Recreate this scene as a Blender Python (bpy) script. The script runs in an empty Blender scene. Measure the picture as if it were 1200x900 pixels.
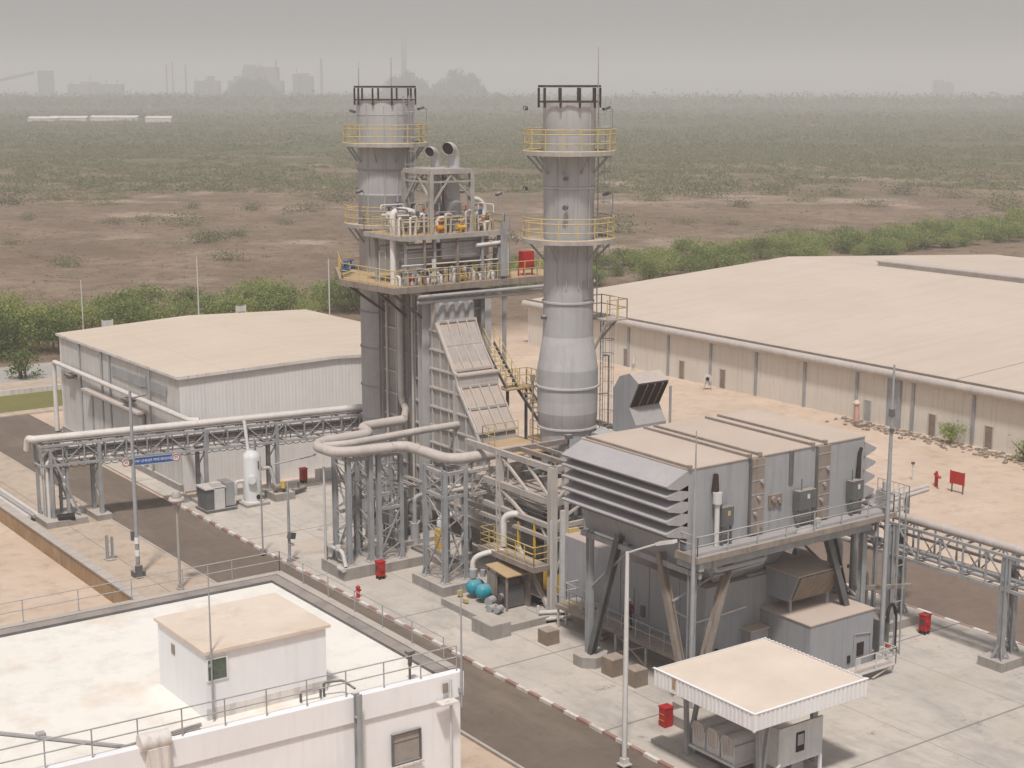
import bpy, math, random
import numpy as np
from mathutils import Vector, Matrix, Quaternion, noise
random.seed(11)
S=bpy.context.scene
COL=S.collection
R=math.radians
V=Vector
# ------------------------------------------------------------------ materials
def _mat(name):
    m=bpy.data.materials.new(name); m.use_nodes=True
    nt=m.node_tree; b=nt.nodes['Principled BSDF']
    return m,nt,b
def N(nt,t,**kw):
    n=nt.nodes.new(t)
    for k,v in kw.items():
        if k in n.inputs: n.inputs[k].default_value=v
        else: setattr(n,k,v)
    return n
def rgba(c): return (c[0],c[1],c[2],1.)
def mixc(nt,fac,a,b,bt='MIX'):
    n=nt.nodes.new('ShaderNodeMix'); n.data_type='RGBA'; n.blend_type=bt
    for s,v in ((0,fac),(6,a),(7,b)):
        if hasattr(v,'links') or hasattr(v,'is_linked'): nt.links.new(v,n.inputs[s])
        elif s==0: n.inputs[0].default_value=v
        else: n.inputs[s].default_value=rgba(v)
    return n.outputs[2]
def ramp(nt,src,a,b):
    n=nt.nodes.new('ShaderNodeMapRange'); n.inputs[1].default_value=a; n.inputs[2].default_value=b
    nt.links.new(src,n.inputs[0]); return n.outputs[0]
def noisef(nt,co,scale,detail=4,rough=.6):
    n=nt.nodes.new('ShaderNodeTexNoise'); n.inputs['Scale'].default_value=scale
    n.inputs['Detail'].default_value=detail; n.inputs['Roughness'].default_value=rough
    nt.links.new(co,n.inputs['Vector']); return n.outputs[0]
def mapping(nt,co,sc,rot=(0,0,0)):
    n=nt.nodes.new('ShaderNodeMapping'); n.inputs['Scale'].default_value=sc; n.inputs['Rotation'].default_value=rot
    nt.links.new(co,n.inputs[0]); return n.outputs[0]
SAND=(.50,.405,.345)
def metal(name,c,rough=.55,metallic=0.,var=.25,scale=.5,streak=.25,dust=.75,rust=0.,bump=.0,corr=None,dustc=SAND,spec=.3):
    """painted / galvanised sheet: blotches, vertical runs, wind-blown sand lying on upward faces"""
    m,nt,b=_mat(name); L=nt.links
    tc=nt.nodes.new('ShaderNodeTexCoord'); co=tc.outputs['Object']
    n1=noisef(nt,co,scale,6,.65)
    col=mixc(nt,ramp(nt,n1,.3,.7),tuple(x*(1-var) for x in c),tuple(min(1,x*(1+var*.7)) for x in c))
    if streak:
        n2=noisef(nt,mapping(nt,co,(2.2,2.2,.12)),1.6,5,.7)
        col=mixc(nt,ramp(nt,n2,.5,.78),col,tuple(x*(1-streak*1.6) for x in c))
    if rust:
        n3=noisef(nt,co,1.1,8,.75)
        col=mixc(nt,ramp(nt,n3,.62-rust*.2,.74),col,(.16,.075,.035))
    if dust:
        g=nt.nodes.new('ShaderNodeNewGeometry'); sx=nt.nodes.new('ShaderNodeSeparateXYZ'); L.new(g.outputs['Normal'],sx.inputs[0])
        up=ramp(nt,sx.outputs[2],.35,.9)
        n4=noisef(nt,co,.9,5,.7)
        k=nt.nodes.new('ShaderNodeMath'); k.operation='MULTIPLY'
        L.new(up,k.inputs[0]); L.new(ramp(nt,n4,.1,.55),k.inputs[1])
        k2=nt.nodes.new('ShaderNodeMath'); k2.operation='MULTIPLY'; k2.inputs[1].default_value=dust; L.new(k.outputs[0],k2.inputs[0])
        col=mixc(nt,k2.outputs[0],col,dustc)
    L.new(col,b.inputs['Base Color'])
    b.inputs['Roughness'].default_value=rough; b.inputs['Metallic'].default_value=metallic
    b.inputs['Specular IOR Level'].default_value=spec
    if corr:   # corrugated cladding: (axis vector, pitch)
        w=nt.nodes.new('ShaderNodeTexWave'); w.wave_type='BANDS'; w.bands_direction='X'
        w.inputs['Scale'].default_value=1.0
        ax=corr[0]; rot=(0,0,0) if ax=='X' else (0,0,R(-90))
        L.new(mapping(nt,co,tuple([.314/corr[1]]*3),rot),w.inputs['Vector'])
        bp=nt.nodes.new('ShaderNodeBump'); bp.inputs['Strength'].default_value=.22; bp.inputs['Distance'].default_value=.04
        L.new(w.outputs[1],bp.inputs['Height']); L.new(bp.outputs[0],b.inputs['Normal'])
    elif bump:
        bp=nt.nodes.new('ShaderNodeBump'); bp.inputs['Strength'].default_value=bump; bp.inputs['Distance'].default_value=.03
        L.new(noisef(nt,co,3.,4),bp.inputs['Height']); L.new(bp.outputs[0],b.inputs['Normal'])
    return m
def plain(name,c,rough=.6,var=.15,scale=2.,metallic=0.,spec=.3):
    m,nt,b=_mat(name)
    tc=nt.nodes.new('ShaderNodeTexCoord')
    n1=noisef(nt,tc.outputs['Object'],scale,4)
    nt.links.new(mixc(nt,ramp(nt,n1,.3,.7),tuple(x*(1-var) for x in c),tuple(min(1,x*(1+var)) for x in c)),b.inputs['Base Color'])
    b.inputs['Roughness'].default_value=rough; b.inputs['Metallic'].default_value=metallic
    b.inputs['Specular IOR Level'].default_value=spec
    return m
M={}
M['steel']=metal('galvanised_steel',(.33,.335,.34),.6,.0,.22,.8,.22,.6)
M['steel_warm']=metal('dusty_steel',(.38,.355,.33),.7,.0,.22,.8,.2,.75,rust=.12)
M['steel_dark']=metal('dark_steel',(.13,.13,.13),.6,0,.3,.8,.2,.5)
M['rusty_brown']=metal('brown_weathered_steel',(.27,.225,.19),.8,0,.22,1.,.3,.45,rust=.15)
M['stack']=metal('stack_sheet',(.40,.395,.395),.8,0.,.11,.5,.15,.0,spec=.12)
M['stack_light']=metal('stack_sheet_light',(.445,.435,.43),.8,0.,.10,.5,.13,.15,spec=.12)
M['stack_dark']=metal('stack_sheet_dark',(.33,.315,.31),.8,0.,.14,.5,.18,.15,spec=.12)
M['crown']=metal('scorched_steel',(.07,.055,.05),.8,0,.4,1.5,.3,.2,rust=.4)
M['casing']=metal('boiler_casing',(.355,.33,.31),.65,0,.18,.4,.26,.85)
M['casing_rib']=metal('boiler_rib',(.49,.455,.42),.65,0,.15,.6,.15,.85)
M['filter']=metal('filter_sheet',(.32,.325,.335),.55,0,.10,.25,.2,.93)
M['louvre']=metal('louvre_sheet',(.36,.35,.355),.55,0,.12,.4,.1,.35,dustc=(.46,.40,.385))
M['grating']=metal('walkway_grating',(.30,.295,.30),.7,0,.15,1.,.05,.25)
M['encl']=metal('enclosure_sheet',(.31,.313,.325),.55,0,.10,.3,.15,.93)
M['insul']=metal('pipe_insulation',(.49,.445,.415),.6,0,.16,.7,.15,.6)
M['pipe_white']=metal('white_lagging',(.66,.63,.60),.55,0,.12,.8,.12,.5)
M['pipe_grey']=metal('grey_pipe',(.34,.34,.345),.5,0,.2,1.,.1,.5)
M['yellow']=metal('yellow_paint',(.55,.38,.10),.6,0,.2,2.,.2,.5,rust=.1)
M['yellow_dusty']=metal('dusty_yellow_paint',(.56,.43,.17),.7,0,.2,2.,.2,.6)
M['yellow_bright']=metal('safety_yellow',(.70,.42,.03),.5,0,.12,2.,.1,.3)
M['deck']=metal('ochre_deck',(.42,.29,.16),.85,0,.25,1.2,.0,.6,rust=.12,dustc=(.46,.33,.20))
M['red']=plain('red_paint',(.42,.022,.022),.5,.15)
M['orange']=plain('orange_paint',(.65,.25,.03),.5,.2)
M['blue']=plain('blue_paint',(.045,.10,.22),.5,.2)
M['teal']=metal('teal_paint',(.02,.27,.34),.4,0,.15,2.,.1,.25)
M['black']=plain('black_rubber',(.02,.02,.02),.7)
M['dark_hole']=plain('soot_and_hollow_dark',(.035,.025,.022),.9)  # flue soot; in mouths and openings, shaded depth put into the colour
M['white']=metal('white_wall',(.78,.765,.765),.8,0,.05,.35,.06,0.,spec=.1)
M['white_dirty']=metal('white_wall_dusty',(.66,.61,.57),.85,0,.16,.5,.3,0.,spec=.1)
M['white_sheet']=metal('white_corrugated',(.74,.705,.675),.6,0,.06,.4,.10,.3,corr=('X',.28))
M['white_sheet_y']=metal('white_corrugated_side',(.78,.75,.725),.6,0,.08,.4,.18,.3,corr=('Y',.28))
M['grey_sheet_y']=metal('pale_grey_cladding',(.57,.55,.52),.6,0,.12,.25,.25,.3,corr=('Y',.3))
M['pale_steel']=metal('pale_cabinet',(.58,.57,.55),.5,0,.12,1.,.12,.7)
M['vessel']=metal('vessel_paint',(.66,.665,.66),.45,0,.1,.8,.12,.25)
M['sand_roof']=metal('sanded_roof',(.52,.425,.355),.9,0,.10,.12,0.,0,spec=.1)
M['wall_beige']=metal('pale_masonry',(.66,.605,.53),.85,0,.08,.2,.14,0.,spec=.1)
M['brown_wall']=metal('sandstone_wall',(.36,.245,.15),.9,0,.22,.5,.3,.8,spec=.1)
M['plinth']=metal('concrete_plinth',(.33,.305,.28),.9,0,.16,1.,.2,.85,dustc=(.47,.41,.36),spec=.1)
M['conc_block']=metal('brown_concrete',(.25,.20,.155),.9,0,.2,1.5,.2,.5,spec=.1)
M['glass']=plain('window_glass',(.055,.065,.06),.15,.2,spec=.5)
M['curtain']=plain('window_blind',(.30,.26,.235),.8,.12)
ROOFS=1
M['canopy_roof']=metal('canopy_roof_sand',(.66,.555,.46),.9,0,.10,.3,0.,0,spec=.1)
M['cloth_red']=plain('maroon_cloth',(.13,.02,.03),.9)
M['cloth_navy']=plain('navy_cloth',(.02,.022,.04),.9)
M['skin']=plain('skin',(.22,.11,.07),.6)
M['bark']=plain('bark',(.10,.075,.055),.9)
def leafmat(name,a,b):
    m,nt,bs=_mat(name); L=nt.links
    oi=nt.nodes.new('ShaderNodeObjectInfo'); g=nt.nodes.new('ShaderNodeNewGeometry')
    tc=nt.nodes.new('ShaderNodeTexCoord')
    n=noisef(nt,tc.outputs['Object'],.55,3)
    c=mixc(nt,ramp(nt,n,.3,.7),a,b)
    c2=mixc(nt,ramp(nt,oi.outputs['Random'],.45,1),c,tuple(x*.52 for x in a)); c2=mixc(nt,ramp(nt,oi.outputs['Random'],.5,0),c2,(b[0]*1.1,b[1]*1.02,b[2]*.95))
    mm=nt.nodes.new('ShaderNodeMath'); mm.operation='MULTIPLY'; mm.inputs[1].default_value=.5; L.new(ramp(nt,g.outputs['Random Per Island'],0,1),mm.inputs[0])
    c3=mixc(nt,mm.outputs[0],c2,b)
    L.new(c3,bs.inputs['Base Color']); bs.inputs['Roughness'].default_value=.7; bs.inputs['Specular IOR Level'].default_value=.2
    tr=nt.nodes.new('ShaderNodeBsdfTranslucent'); L.new(c3,tr.inputs['Color'])
    mx=nt.nodes.new('ShaderNodeMixShader'); mx.inputs[0].default_value=.4; L.new(bs.outputs[0],mx.inputs[1]); L.new(tr.outputs[0],mx.inputs[2])
    L.new(mx.outputs[0],nt.nodes['Material Output'].inputs['Surface'])
    return m
M['leaf']=leafmat('foliage',(.19,.255,.065),(.33,.37,.13))
M['leaf_dark']=leafmat('foliage_dark',(.075,.12,.035),(.14,.19,.06))
M['scrub']=leafmat('scrub_foliage',(.15,.17,.08),(.23,.23,.12))
M['far']=plain('far_works',(.25,.24,.23),.9)
# ------------------------------------------------------------------ mesh builder
rnd=random.Random(5)
class MB:
    def __init__(s): s.v=[]; s.f=[]; s.sm=[]; s.cuts=[]
    def cut(s): s.cuts.append((len(s.v),len(s.f))); return s
    def add(s,vs,fs,smooth=False):
        o=len(s.v); s.v.extend([tuple(p) for p in vs])
        for f in fs: s.f.append(tuple(i+o for i in f)); s.sm.append(smooth)
        return s
    def hexa(s,p):   # 8 corners: bottom 0-3 ccw, top 4-7
        return s.add(p,[(3,2,1,0),(4,5,6,7),(0,1,5,4),(1,2,6,5),(2,3,7,6),(3,0,4,7)])
    def box(s,x0,y0,z0,x1,y1,z1):
        return s.hexa([(x0,y0,z0),(x1,y0,z0),(x1,y1,z0),(x0,y1,z0),(x0,y0,z1),(x1,y0,z1),(x1,y1,z1),(x0,y1,z1)])
    def cbox(s,x,y,z0,w,d,h): return s.box(x-w/2,y-d/2,z0,x+w/2,y+d/2,z0+h)
    def beam(s,p,q,w,h=None):
        p=V(p);q=V(q);d=(q-p)
        if d.length<1e-5: return s
        d.normalize(); h=h or w; k=1+rnd.uniform(-.02,.02); w*=k;h*=k
        up=V((0,0,1)) if abs(d.z)<.95 else V((0,1,0))
        a=d.cross(up).normalized()*w/2; b=a.cross(d).normalized()*h/2
        return s.hexa([p-a-b,p+a-b,p+a+b,p-a+b,q-a-b,q+a-b,q+a+b,q-a+b]) if False else s.add(
            [p-a-b,p+a-b,p+a+b,p-a+b,q-a-b,q+a-b,q+a+b,q-a+b],
            [(0,1,2,3),(7,6,5,4),(4,5,1,0),(5,6,2,1),(6,7,3,2),(7,4,0,3)])
    def hpost(s,x,y,z0,z1,w=.3,rot=0):
        t=w*.12; k=rnd.uniform(-.004,.004); w+=k
        if rot==0:
            s.box(x-w/2,y-w/2,z0,x+w/2,y-w/2+t,z1); s.box(x-w/2,y+w/2-t,z0,x+w/2,y+w/2,z1)
            s.box(x-t/2,y-w/2+t,z0,x+t/2,y+w/2-t,z1)
        else:
            s.box(x-w/2,y-w/2,z0,x-w/2+t,y+w/2,z1); s.box(x+w/2-t,y-w/2,z0,x+w/2,y+w/2,z1)
            s.box(x-w/2+t,y-t/2,z0,x+w/2-t,y+t/2,z1)
        return s
    def tube(s,pts,r,n=8,caps=True):
        pts=[V(p) for p in pts]; rings=[]
        k=len(pts); prev=None
        for i,p in enumerate(pts):
            t=(pts[min(i+1,k-1)]-pts[max(i-1,0)]).normalized()
            if prev is None:
                up=V((0,0,1)) if abs(t.z)<.9 else V((1,0,0))
                a=t.cross(up).normalized()
            else: a=(prev-t*prev.dot(t)).normalized()
            prev=a; b=t.cross(a)
            rr=r[i] if isinstance(r,(list,tuple)) else r
            rings.append([p+a*(rr*math.cos(2*math.pi*j/n))+b*(rr*math.sin(2*math.pi*j/n)) for j in range(n)])
        vs=[q for rg in rings for q in rg]; fs=[]
        for i in range(k-1):
            for j in range(n):
                j2=(j+1)%n; fs.append((i*n+j,i*n+j2,(i+1)*n+j2,(i+1)*n+j))
        s.add(vs,fs,n>4)
        if caps:
            s.add(rings[0],[tuple(range(n-1,-1,-1))]); s.add(rings[-1],[tuple(range(n))])
        return s
    def pipe(s,pts,r,n=10,bend=None,caps=True): return s.tube(fillet(pts,bend or r*2.2),r,n,caps)
    def lathe(s,cx,cy,prof,n=32,smooth=True):
        runs=[[prof[0]]]
        for k in range(1,len(prof)):
            runs[-1].append(prof[k])
            if k<len(prof)-1:
                a=V((prof[k][0]-prof[k-1][0],prof[k][1]-prof[k-1][1])); b=V((prof[k+1][0]-prof[k][0],prof[k+1][1]-prof[k][1]))
                if a.length>1e-6 and b.length>1e-6 and a.angle(b)>R(38): runs.append([prof[k]])
        for run in runs:
            vs=[];fs=[]
            for r,z in run:
                for j in range(n):
                    a=2*math.pi*j/n; vs.append((cx+r*math.cos(a),cy+r*math.sin(a),z))
            for i in range(len(run)-1):
                for j in range(n):
                    j2=(j+1)%n; fs.append((i*n+j,i*n+j2,(i+1)*n+j2,(i+1)*n+j))
            s.add(vs,fs,smooth)
        return s
    def cyl(s,cx,cy,z0,z1,r,n=16):
        s.lathe(cx,cy,[(r,z0),(r,z1)],n)
        for z in (z0,z1):
            s.add([(cx+r*math.cos(2*math.pi*j/n),cy+r*math.sin(2*math.pi*j/n),z) for j in range(n)],[tuple(range(n)) if z==z1 else tuple(range(n-1,-1,-1))])
        return s
    def prism(s,poly,vec):
        n=len(poly); a=[V(p) for p in poly]; b=[p+V(vec) for p in a]
        fs=[tuple(range(n-1,-1,-1)),tuple(range(n,2*n))]
        for i in range(n): fs.append((i,(i+1)%n,n+(i+1)%n,n+i))
        return s.add(a+b,fs)
    def rail(s,pts,h=1.1,gap=1.5,r=.028,mids=(.55,),toe=0,closed=False):
        pts=[V(p) for p in pts]
        if closed: pts=pts+[pts[0]]
        for lv in (h,)+tuple(h*m for m in mids):
            s.tube([p+V((0,0,lv)) for p in pts],r,5)
        for p,q in zip(pts[:-1],pts[1:]):
            L=(q-p).length; n=max(1,round(L/gap))
            for i in range(n+1):
                a=p.lerp(q,i/n); s.tube([a,a+V((0,0,h))],r,5,False)
            if toe: s.beam(p+V((0,0,toe/2)),q+V((0,0,toe/2)),.012,toe)
        return s
def fillet(pts,r):
    pts=[V(p) for p in pts]; out=[pts[0]]
    for a,b,c in zip(pts[:-2],pts[1:-1],pts[2:]):
        u=(a-b);w=(c-b); m=min(u.length,w.length)*.49; d=min(r,m)
        p=b+u.normalized()*d; q=b+w.normalized()*d
        for i in range(7):
            t=i/6; out.append((1-t)**2*p+2*t*(1-t)*b+t*t*q)
    out.append(pts[-1]); return out
ORG={}
def org(o):
    return ORG.get(o.name,V((0,0,0)))
def make(name,mb,mat,parent=None,origin=None):
    if mb.cuts:            # several like pieces written in one go: each becomes its own object
        r=None; a=(0,0)
        for b in mb.cuts+[(len(mb.v),len(mb.f))]:
            if b[1]>a[1]:
                q=MB(); q.v=mb.v[a[0]:b[0]]; q.f=[tuple(i-a[0] for i in f) for f in mb.f[a[1]:b[1]]]; q.sm=mb.sm[a[1]:b[1]]
                r=make(name,q,mat,parent,origin)
            a=b
        return r
    me=bpy.data.meshes.new(name)
    o0=V(origin) if origin is not None else (org(parent) if parent else V((0,0,0)))
    me.from_pydata([(p[0]-o0.x,p[1]-o0.y,p[2]-o0.z) for p in mb.v],[],mb.f)
    me.polygons.foreach_set('use_smooth',mb.sm)
    mats=mat if isinstance(mat,list) else [mat]
    for m in mats: me.materials.append(m)
    me.update()
    o=bpy.data.objects.new(name,me); COL.objects.link(o)
    if parent:
        o.parent=parent; ORG[o.name]=o0
    else: o.location=o0; ORG[o.name]=o0
    return o
def tag(o,label,cat,group=None,kind=None):
    if label: o['label']=label
    if cat: o['category']=cat
    if group: o['group']=group
    if kind: o['kind']=kind
    return o
def thing(name,label,cat,loc=(0,0,0),group=None):
    o=bpy.data.objects.new(name,None); COL.objects.link(o); o.empty_display_size=.3
    o.location=loc; ORG[o.name]=V(loc); return tag(o,label,cat,group)
def lone(name,mb,mat,label,cat,origin,group=None): return tag(make(name,mb,mat,None,origin),label,cat,group)
def struct(name,mb,mat,kind='structure'):
    return tag(make(name,mb,mat),None,None,None,kind)
def dup(root,loc,label,group=None):
    r=root.copy(); COL.objects.link(r); r.location=loc; ORG[r.name]=V(loc); r['label']=label
    if group: r['group']=group
    for ch in list(root.children):
        c=ch.copy(); COL.objects.link(c); c.parent=r
        for g in list(ch.children):
            d=g.copy(); COL.objects.link(d); d.parent=c
    return r
# ------------------------------------------------------------------ camera, light, air
cam=bpy.data.cameras.new('camera'); co=bpy.data.objects.new('camera',cam); COL.objects.link(co)
cam.sensor_width=36; cam.lens=1812/1200*36; cam.clip_start=.5; cam.clip_end=30000
co.location=(0,0,30); co.rotation_euler=(R(90-10.933),0,R(-35.4)); S.camera=co
EL,AZ=R(63),R(219)      # sun high, a little behind the viewer
sd=V((math.cos(EL)*math.sin(AZ),math.cos(EL)*math.cos(AZ),math.sin(EL)))
sl=bpy.data.lights.new('sun','SUN'); sl.energy=3.5; sl.angle=R(5); sl.color=(1,.965,.925)
so=bpy.data.objects.new('sun',sl); COL.objects.link(so); so.rotation_euler=sd.to_track_quat('Z','Y').to_euler(); so.location=(0,0,200)
W=bpy.data.worlds.new('World'); S.world=W; W.use_nodes=True
nt=W.node_tree; bg=nt.nodes['Background']; sk=nt.nodes.new('ShaderNodeTexSky'); sk.sky_type='NISHITA'
sk.sun_disc=False; sk.sun_elevation=EL; sk.sun_rotation=AZ; sk.air_density=1.0; sk.dust_density=3.; sk.ozone_density=1.; sk.altitude=0
hs=nt.nodes.new('ShaderNodeHueSaturation'); hs.inputs['Saturation'].default_value=.35
nt.links.new(sk.outputs[0],hs.inputs['Color']); nt.links.new(hs.outputs[0],bg.inputs[0]); bg.inputs[1].default_value=.108
S.view_settings.view_transform='Standard'; S.view_settings.look='None'; S.view_settings.gamma=1; S.view_settings.exposure=-.17
S.render.resolution_x=1024; S.render.resolution_y=768
S.cycles.volume_bounces=1; S.cycles.max_bounces=6
hz=MB().box(-9000,-6000,-6,9000,12000,142)
ho=struct('haze',hz,None,'stuff') if False else None
hm=bpy.data.materials.new('haze_air'); hm.use_nodes=True; hn=hm.node_tree; hn.nodes.clear()
out=hn.nodes.new('ShaderNodeOutputMaterial'); pv=hn.nodes.new('ShaderNodeVolumePrincipled')
pv.inputs['Color'].default_value=(.915,.895,.895,1); pv.inputs['Density'].default_value=.00047; pv.inputs['Anisotropy'].default_value=.0
hn.links.new(pv.outputs[0],out.inputs['Volume'])
ho=make('haze',hz,hm); ho['kind']='stuff'
# ------------------------------------------------------------------ ground
def gh(x,y):
    """gentle mounds of the plain beyond the plant"""
    d=math.hypot(x,y)
    k=min(1,max(0,(d-215)/120)); k*=min(1,max(0,(y-165)/40+max(0,(x-215)/40)))
    if k<=0: return 0.
    return k*(1.1*noise.noise(V((x*.018,y*.018,3)))+.5*noise.noise(V((x*.06,y*.06,7))))
def ground():
    xs=sorted(set([-9000,-5000,-2500,-1200,-600]+list(range(-300,900,10))+list(range(900,2000,60))+[2500,4000,6000,9000]))
    ys=sorted(set([-6000,-2000,-500,-100]+list(range(0,900,10))+list(range(900,2200,60))+[3000,5000,8000,12000]))
    mb=MB(); nx=len(xs)
    vs=[(x,y,-.15+gh(x,y)) for y in ys for x in xs]
    fs=[(j*nx+i,j*nx+i+1,(j+1)*nx+i+1,(j+1)*nx+i) for j in range(len(ys)-1) for i in range(nx-1)]
    mb.add(vs,fs,True)
    m,nt,b=_mat('desert_soil'); L=nt.links
    tc=nt.nodes.new('ShaderNodeTexCoord'); co=tc.outputs['Object']
    sx=nt.nodes.new('ShaderNodeSeparateXYZ'); L.new(co,sx.inputs[0])
    # yard sand near the plant, red-brown soil further out
    nA=noisef(nt,co,.018,6,.65); nB=noisef(nt,mapping(nt,co,(1,.55,1),(0,0,R(35))),.045,7,.7); nC=noisef(nt,co,.25,6,.7); nF=noisef(nt,co,1.2,4,.7)
    soil=mixc(nt,ramp(nt,nB,.38,.62),(.165,.118,.082),(.265,.195,.14))
    soil=mixc(nt,ramp(nt,nC,.45,.7),soil,(.135,.098,.068))
    soil=mixc(nt,ramp(nt,nF,.56,.72),soil,(.085,.065,.043))
    soil=mixc(nt,ramp(nt,noisef(nt,co,.55,8,.8),.60,.70),soil,(.34,.26,.19))
    soil=mixc(nt,ramp(nt,noisef(nt,mapping(nt,co,(.5,1.6,1),(0,0,R(-20))),.03,7,.75),.56,.70),soil,(.14,.125,.07))
    pale=mixc(nt,ramp(nt,nF,.3,.7),(.40,.315,.245),(.32,.24,.18))
    soil=mixc(nt,ramp(nt,nA,.56,.66),soil,pale)
    nH=noisef(nt,co,.07,8,.8)
    green=mixc(nt,ramp(nt,nH,.38,.62),(.085,.092,.042),(.15,.138,.075))
    green=mixc(nt,ramp(nt,nF,.45,.7),green,(.075,.08,.04))
    # ground cover gets dense far out
    dist=nt.nodes.new('ShaderNodeVectorMath'); dist.operation='LENGTH'; L.new(co,dist.inputs[0])
    nG=noisef(nt,mapping(nt,co,(1,1,1)),.011,6,.65)
    gsum=nt.nodes.new('ShaderNodeMath'); gsum.operation='ADD'; L.new(ramp(nt,dist.outputs['Value'],330,800),gsum.inputs[0])
    sub=nt.nodes.new('ShaderNodeMath'); sub.operation='MULTIPLY_ADD'; sub.inputs[1].default_value=2.2; sub.inputs[2].default_value=-1.25; L.new(nG,sub.inputs[0]); L.new(sub.outputs[0],gsum.inputs[1])
    soil=mixc(nt,ramp(nt,gsum.outputs[0],.25,.75),soil,green)
    yard=mixc(nt,ramp(nt,noisef(nt,co,.12,7,.7),.3,.7),(.47,.355,.27),(.60,.475,.375))
    yard=mixc(nt,ramp(nt,noisef(nt,co,.7,6,.75),.5,.75),yard,(.40,.30,.23))
    nY=nt.nodes.new('ShaderNodeMath'); nY.operation='MULTIPLY_ADD'; nY.inputs[1].default_value=16; L.new(noisef(nt,co,.06,5),nY.inputs[0]); L.new(sx.outputs[1],nY.inputs[2])
    isy=ramp(nt,nY.outputs[0],172,160)
    L.new(mixc(nt,isy,soil,yard),b.inputs['Base Color'])
    b.inputs['Roughness'].default_value=.95; b.inputs['Specular IOR Level'].default_value=.08
    bp=nt.nodes.new('ShaderNodeBump'); bp.inputs['Strength'].default_value=.5; bp.inputs['Distance'].default_value=.12
    L.new(nC,bp.inputs['Height']); L.new(bp.outputs[0],b.inputs['Normal'])
    return struct('ground',mb,m)
ground()
def surf(name,a,b_,sc=.15,fine=1.5,joints=None,stain=None,rough=.9,marks=False):
    m,nt,b=_mat(name); L=nt.links
    tc=nt.nodes.new('ShaderNodeTexCoord'); co=tc.outputs['Object']
    col=mixc(nt,ramp(nt,noisef(nt,co,sc,6,.65),.3,.7),a,b_)
    col=mixc(nt,ramp(nt,noisef(nt,co,fine,6,.75),.5,.8),col,tuple(x*.82 for x in a))
    if stain: col=mixc(nt,ramp(nt,noisef(nt,mapping(nt,co,stain[1]),stain[2],5,.7),.5,.72),col,stain[0])
    if marks:
        v=noisef(nt,co,.42,8,.8); col=mixc(nt,ramp(nt,v,.60,.66),col,tuple(x*.62 for x in a))
        v=noisef(nt,mapping(nt,co,(2.4,.10,1),(0,0,R(14))),.8,5,.75); col=mixc(nt,ramp(nt,v,.60,.74),col,tuple(x*.72 for x in a))
        v=noisef(nt,co,.055,5,.6); col=mixc(nt,ramp(nt,v,.55,.7),col,(a[0]*1.12,a[1]*1.04,a[2]*.96))
        v=noisef(nt,co,.9,3,.5); v2=noisef(nt,co,.11,4,.6); k=nt.nodes.new('ShaderNodeMath'); k.operation='MULTIPLY'; L.new(ramp(nt,v,.68,.76),k.inputs[0]); L.new(ramp(nt,v2,.5,.7),k.inputs[1]); col=mixc(nt,k.outputs[0],col,(.20,.175,.155))
    if joints:
        sx=nt.nodes.new('ShaderNodeSeparateXYZ'); L.new(co,sx.inputs[0])
        for ax,off,per,wid in joints:
            k=nt.nodes.new('ShaderNodeMath'); k.operation='ADD'; k.inputs[1].default_value=-off; L.new(sx.outputs[ax],k.inputs[0])
            f=nt.nodes.new('ShaderNodeMath'); f.operation='PINGPONG'; f.inputs[1].default_value=per/2; L.new(k.outputs[0],f.inputs[0])
            l=nt.nodes.new('ShaderNodeMath'); l.operation='LESS_THAN'; l.inputs[1].default_value=wid; L.new(f.outputs[0],l.inputs[0])
            mu=nt.nodes.new('ShaderNodeMath'); mu.operation='MULTIPLY'; mu.inputs[1].default_value=.7; L.new(l.outputs[0],mu.inputs[0])
            col=mixc(nt,mu.outputs[0],col,(.16,.14,.125))
    L.new(col,b.inputs['Base Color']); b.inputs['Roughness'].default_value=rough; b.inputs['Specular IOR Level'].default_value=.15
    bp=nt.nodes.new('ShaderNodeBump'); bp.inputs['Strength'].default_value=.25; bp.inputs['Distance'].default_value=.02
    L.new(noisef(nt,co,4.,5),bp.inputs['Height']); L.new(bp.outputs[0],b.inputs['Normal'])
    return m
M['apron']=surf('plant_concrete',(.43,.385,.34),(.56,.495,.43),.14,.9,[(1,72.7,9.6,.06),(0,47.6,7.3,.022)],((.33,.30,.28),(1,.35,1),.3),.9,True)
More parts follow.
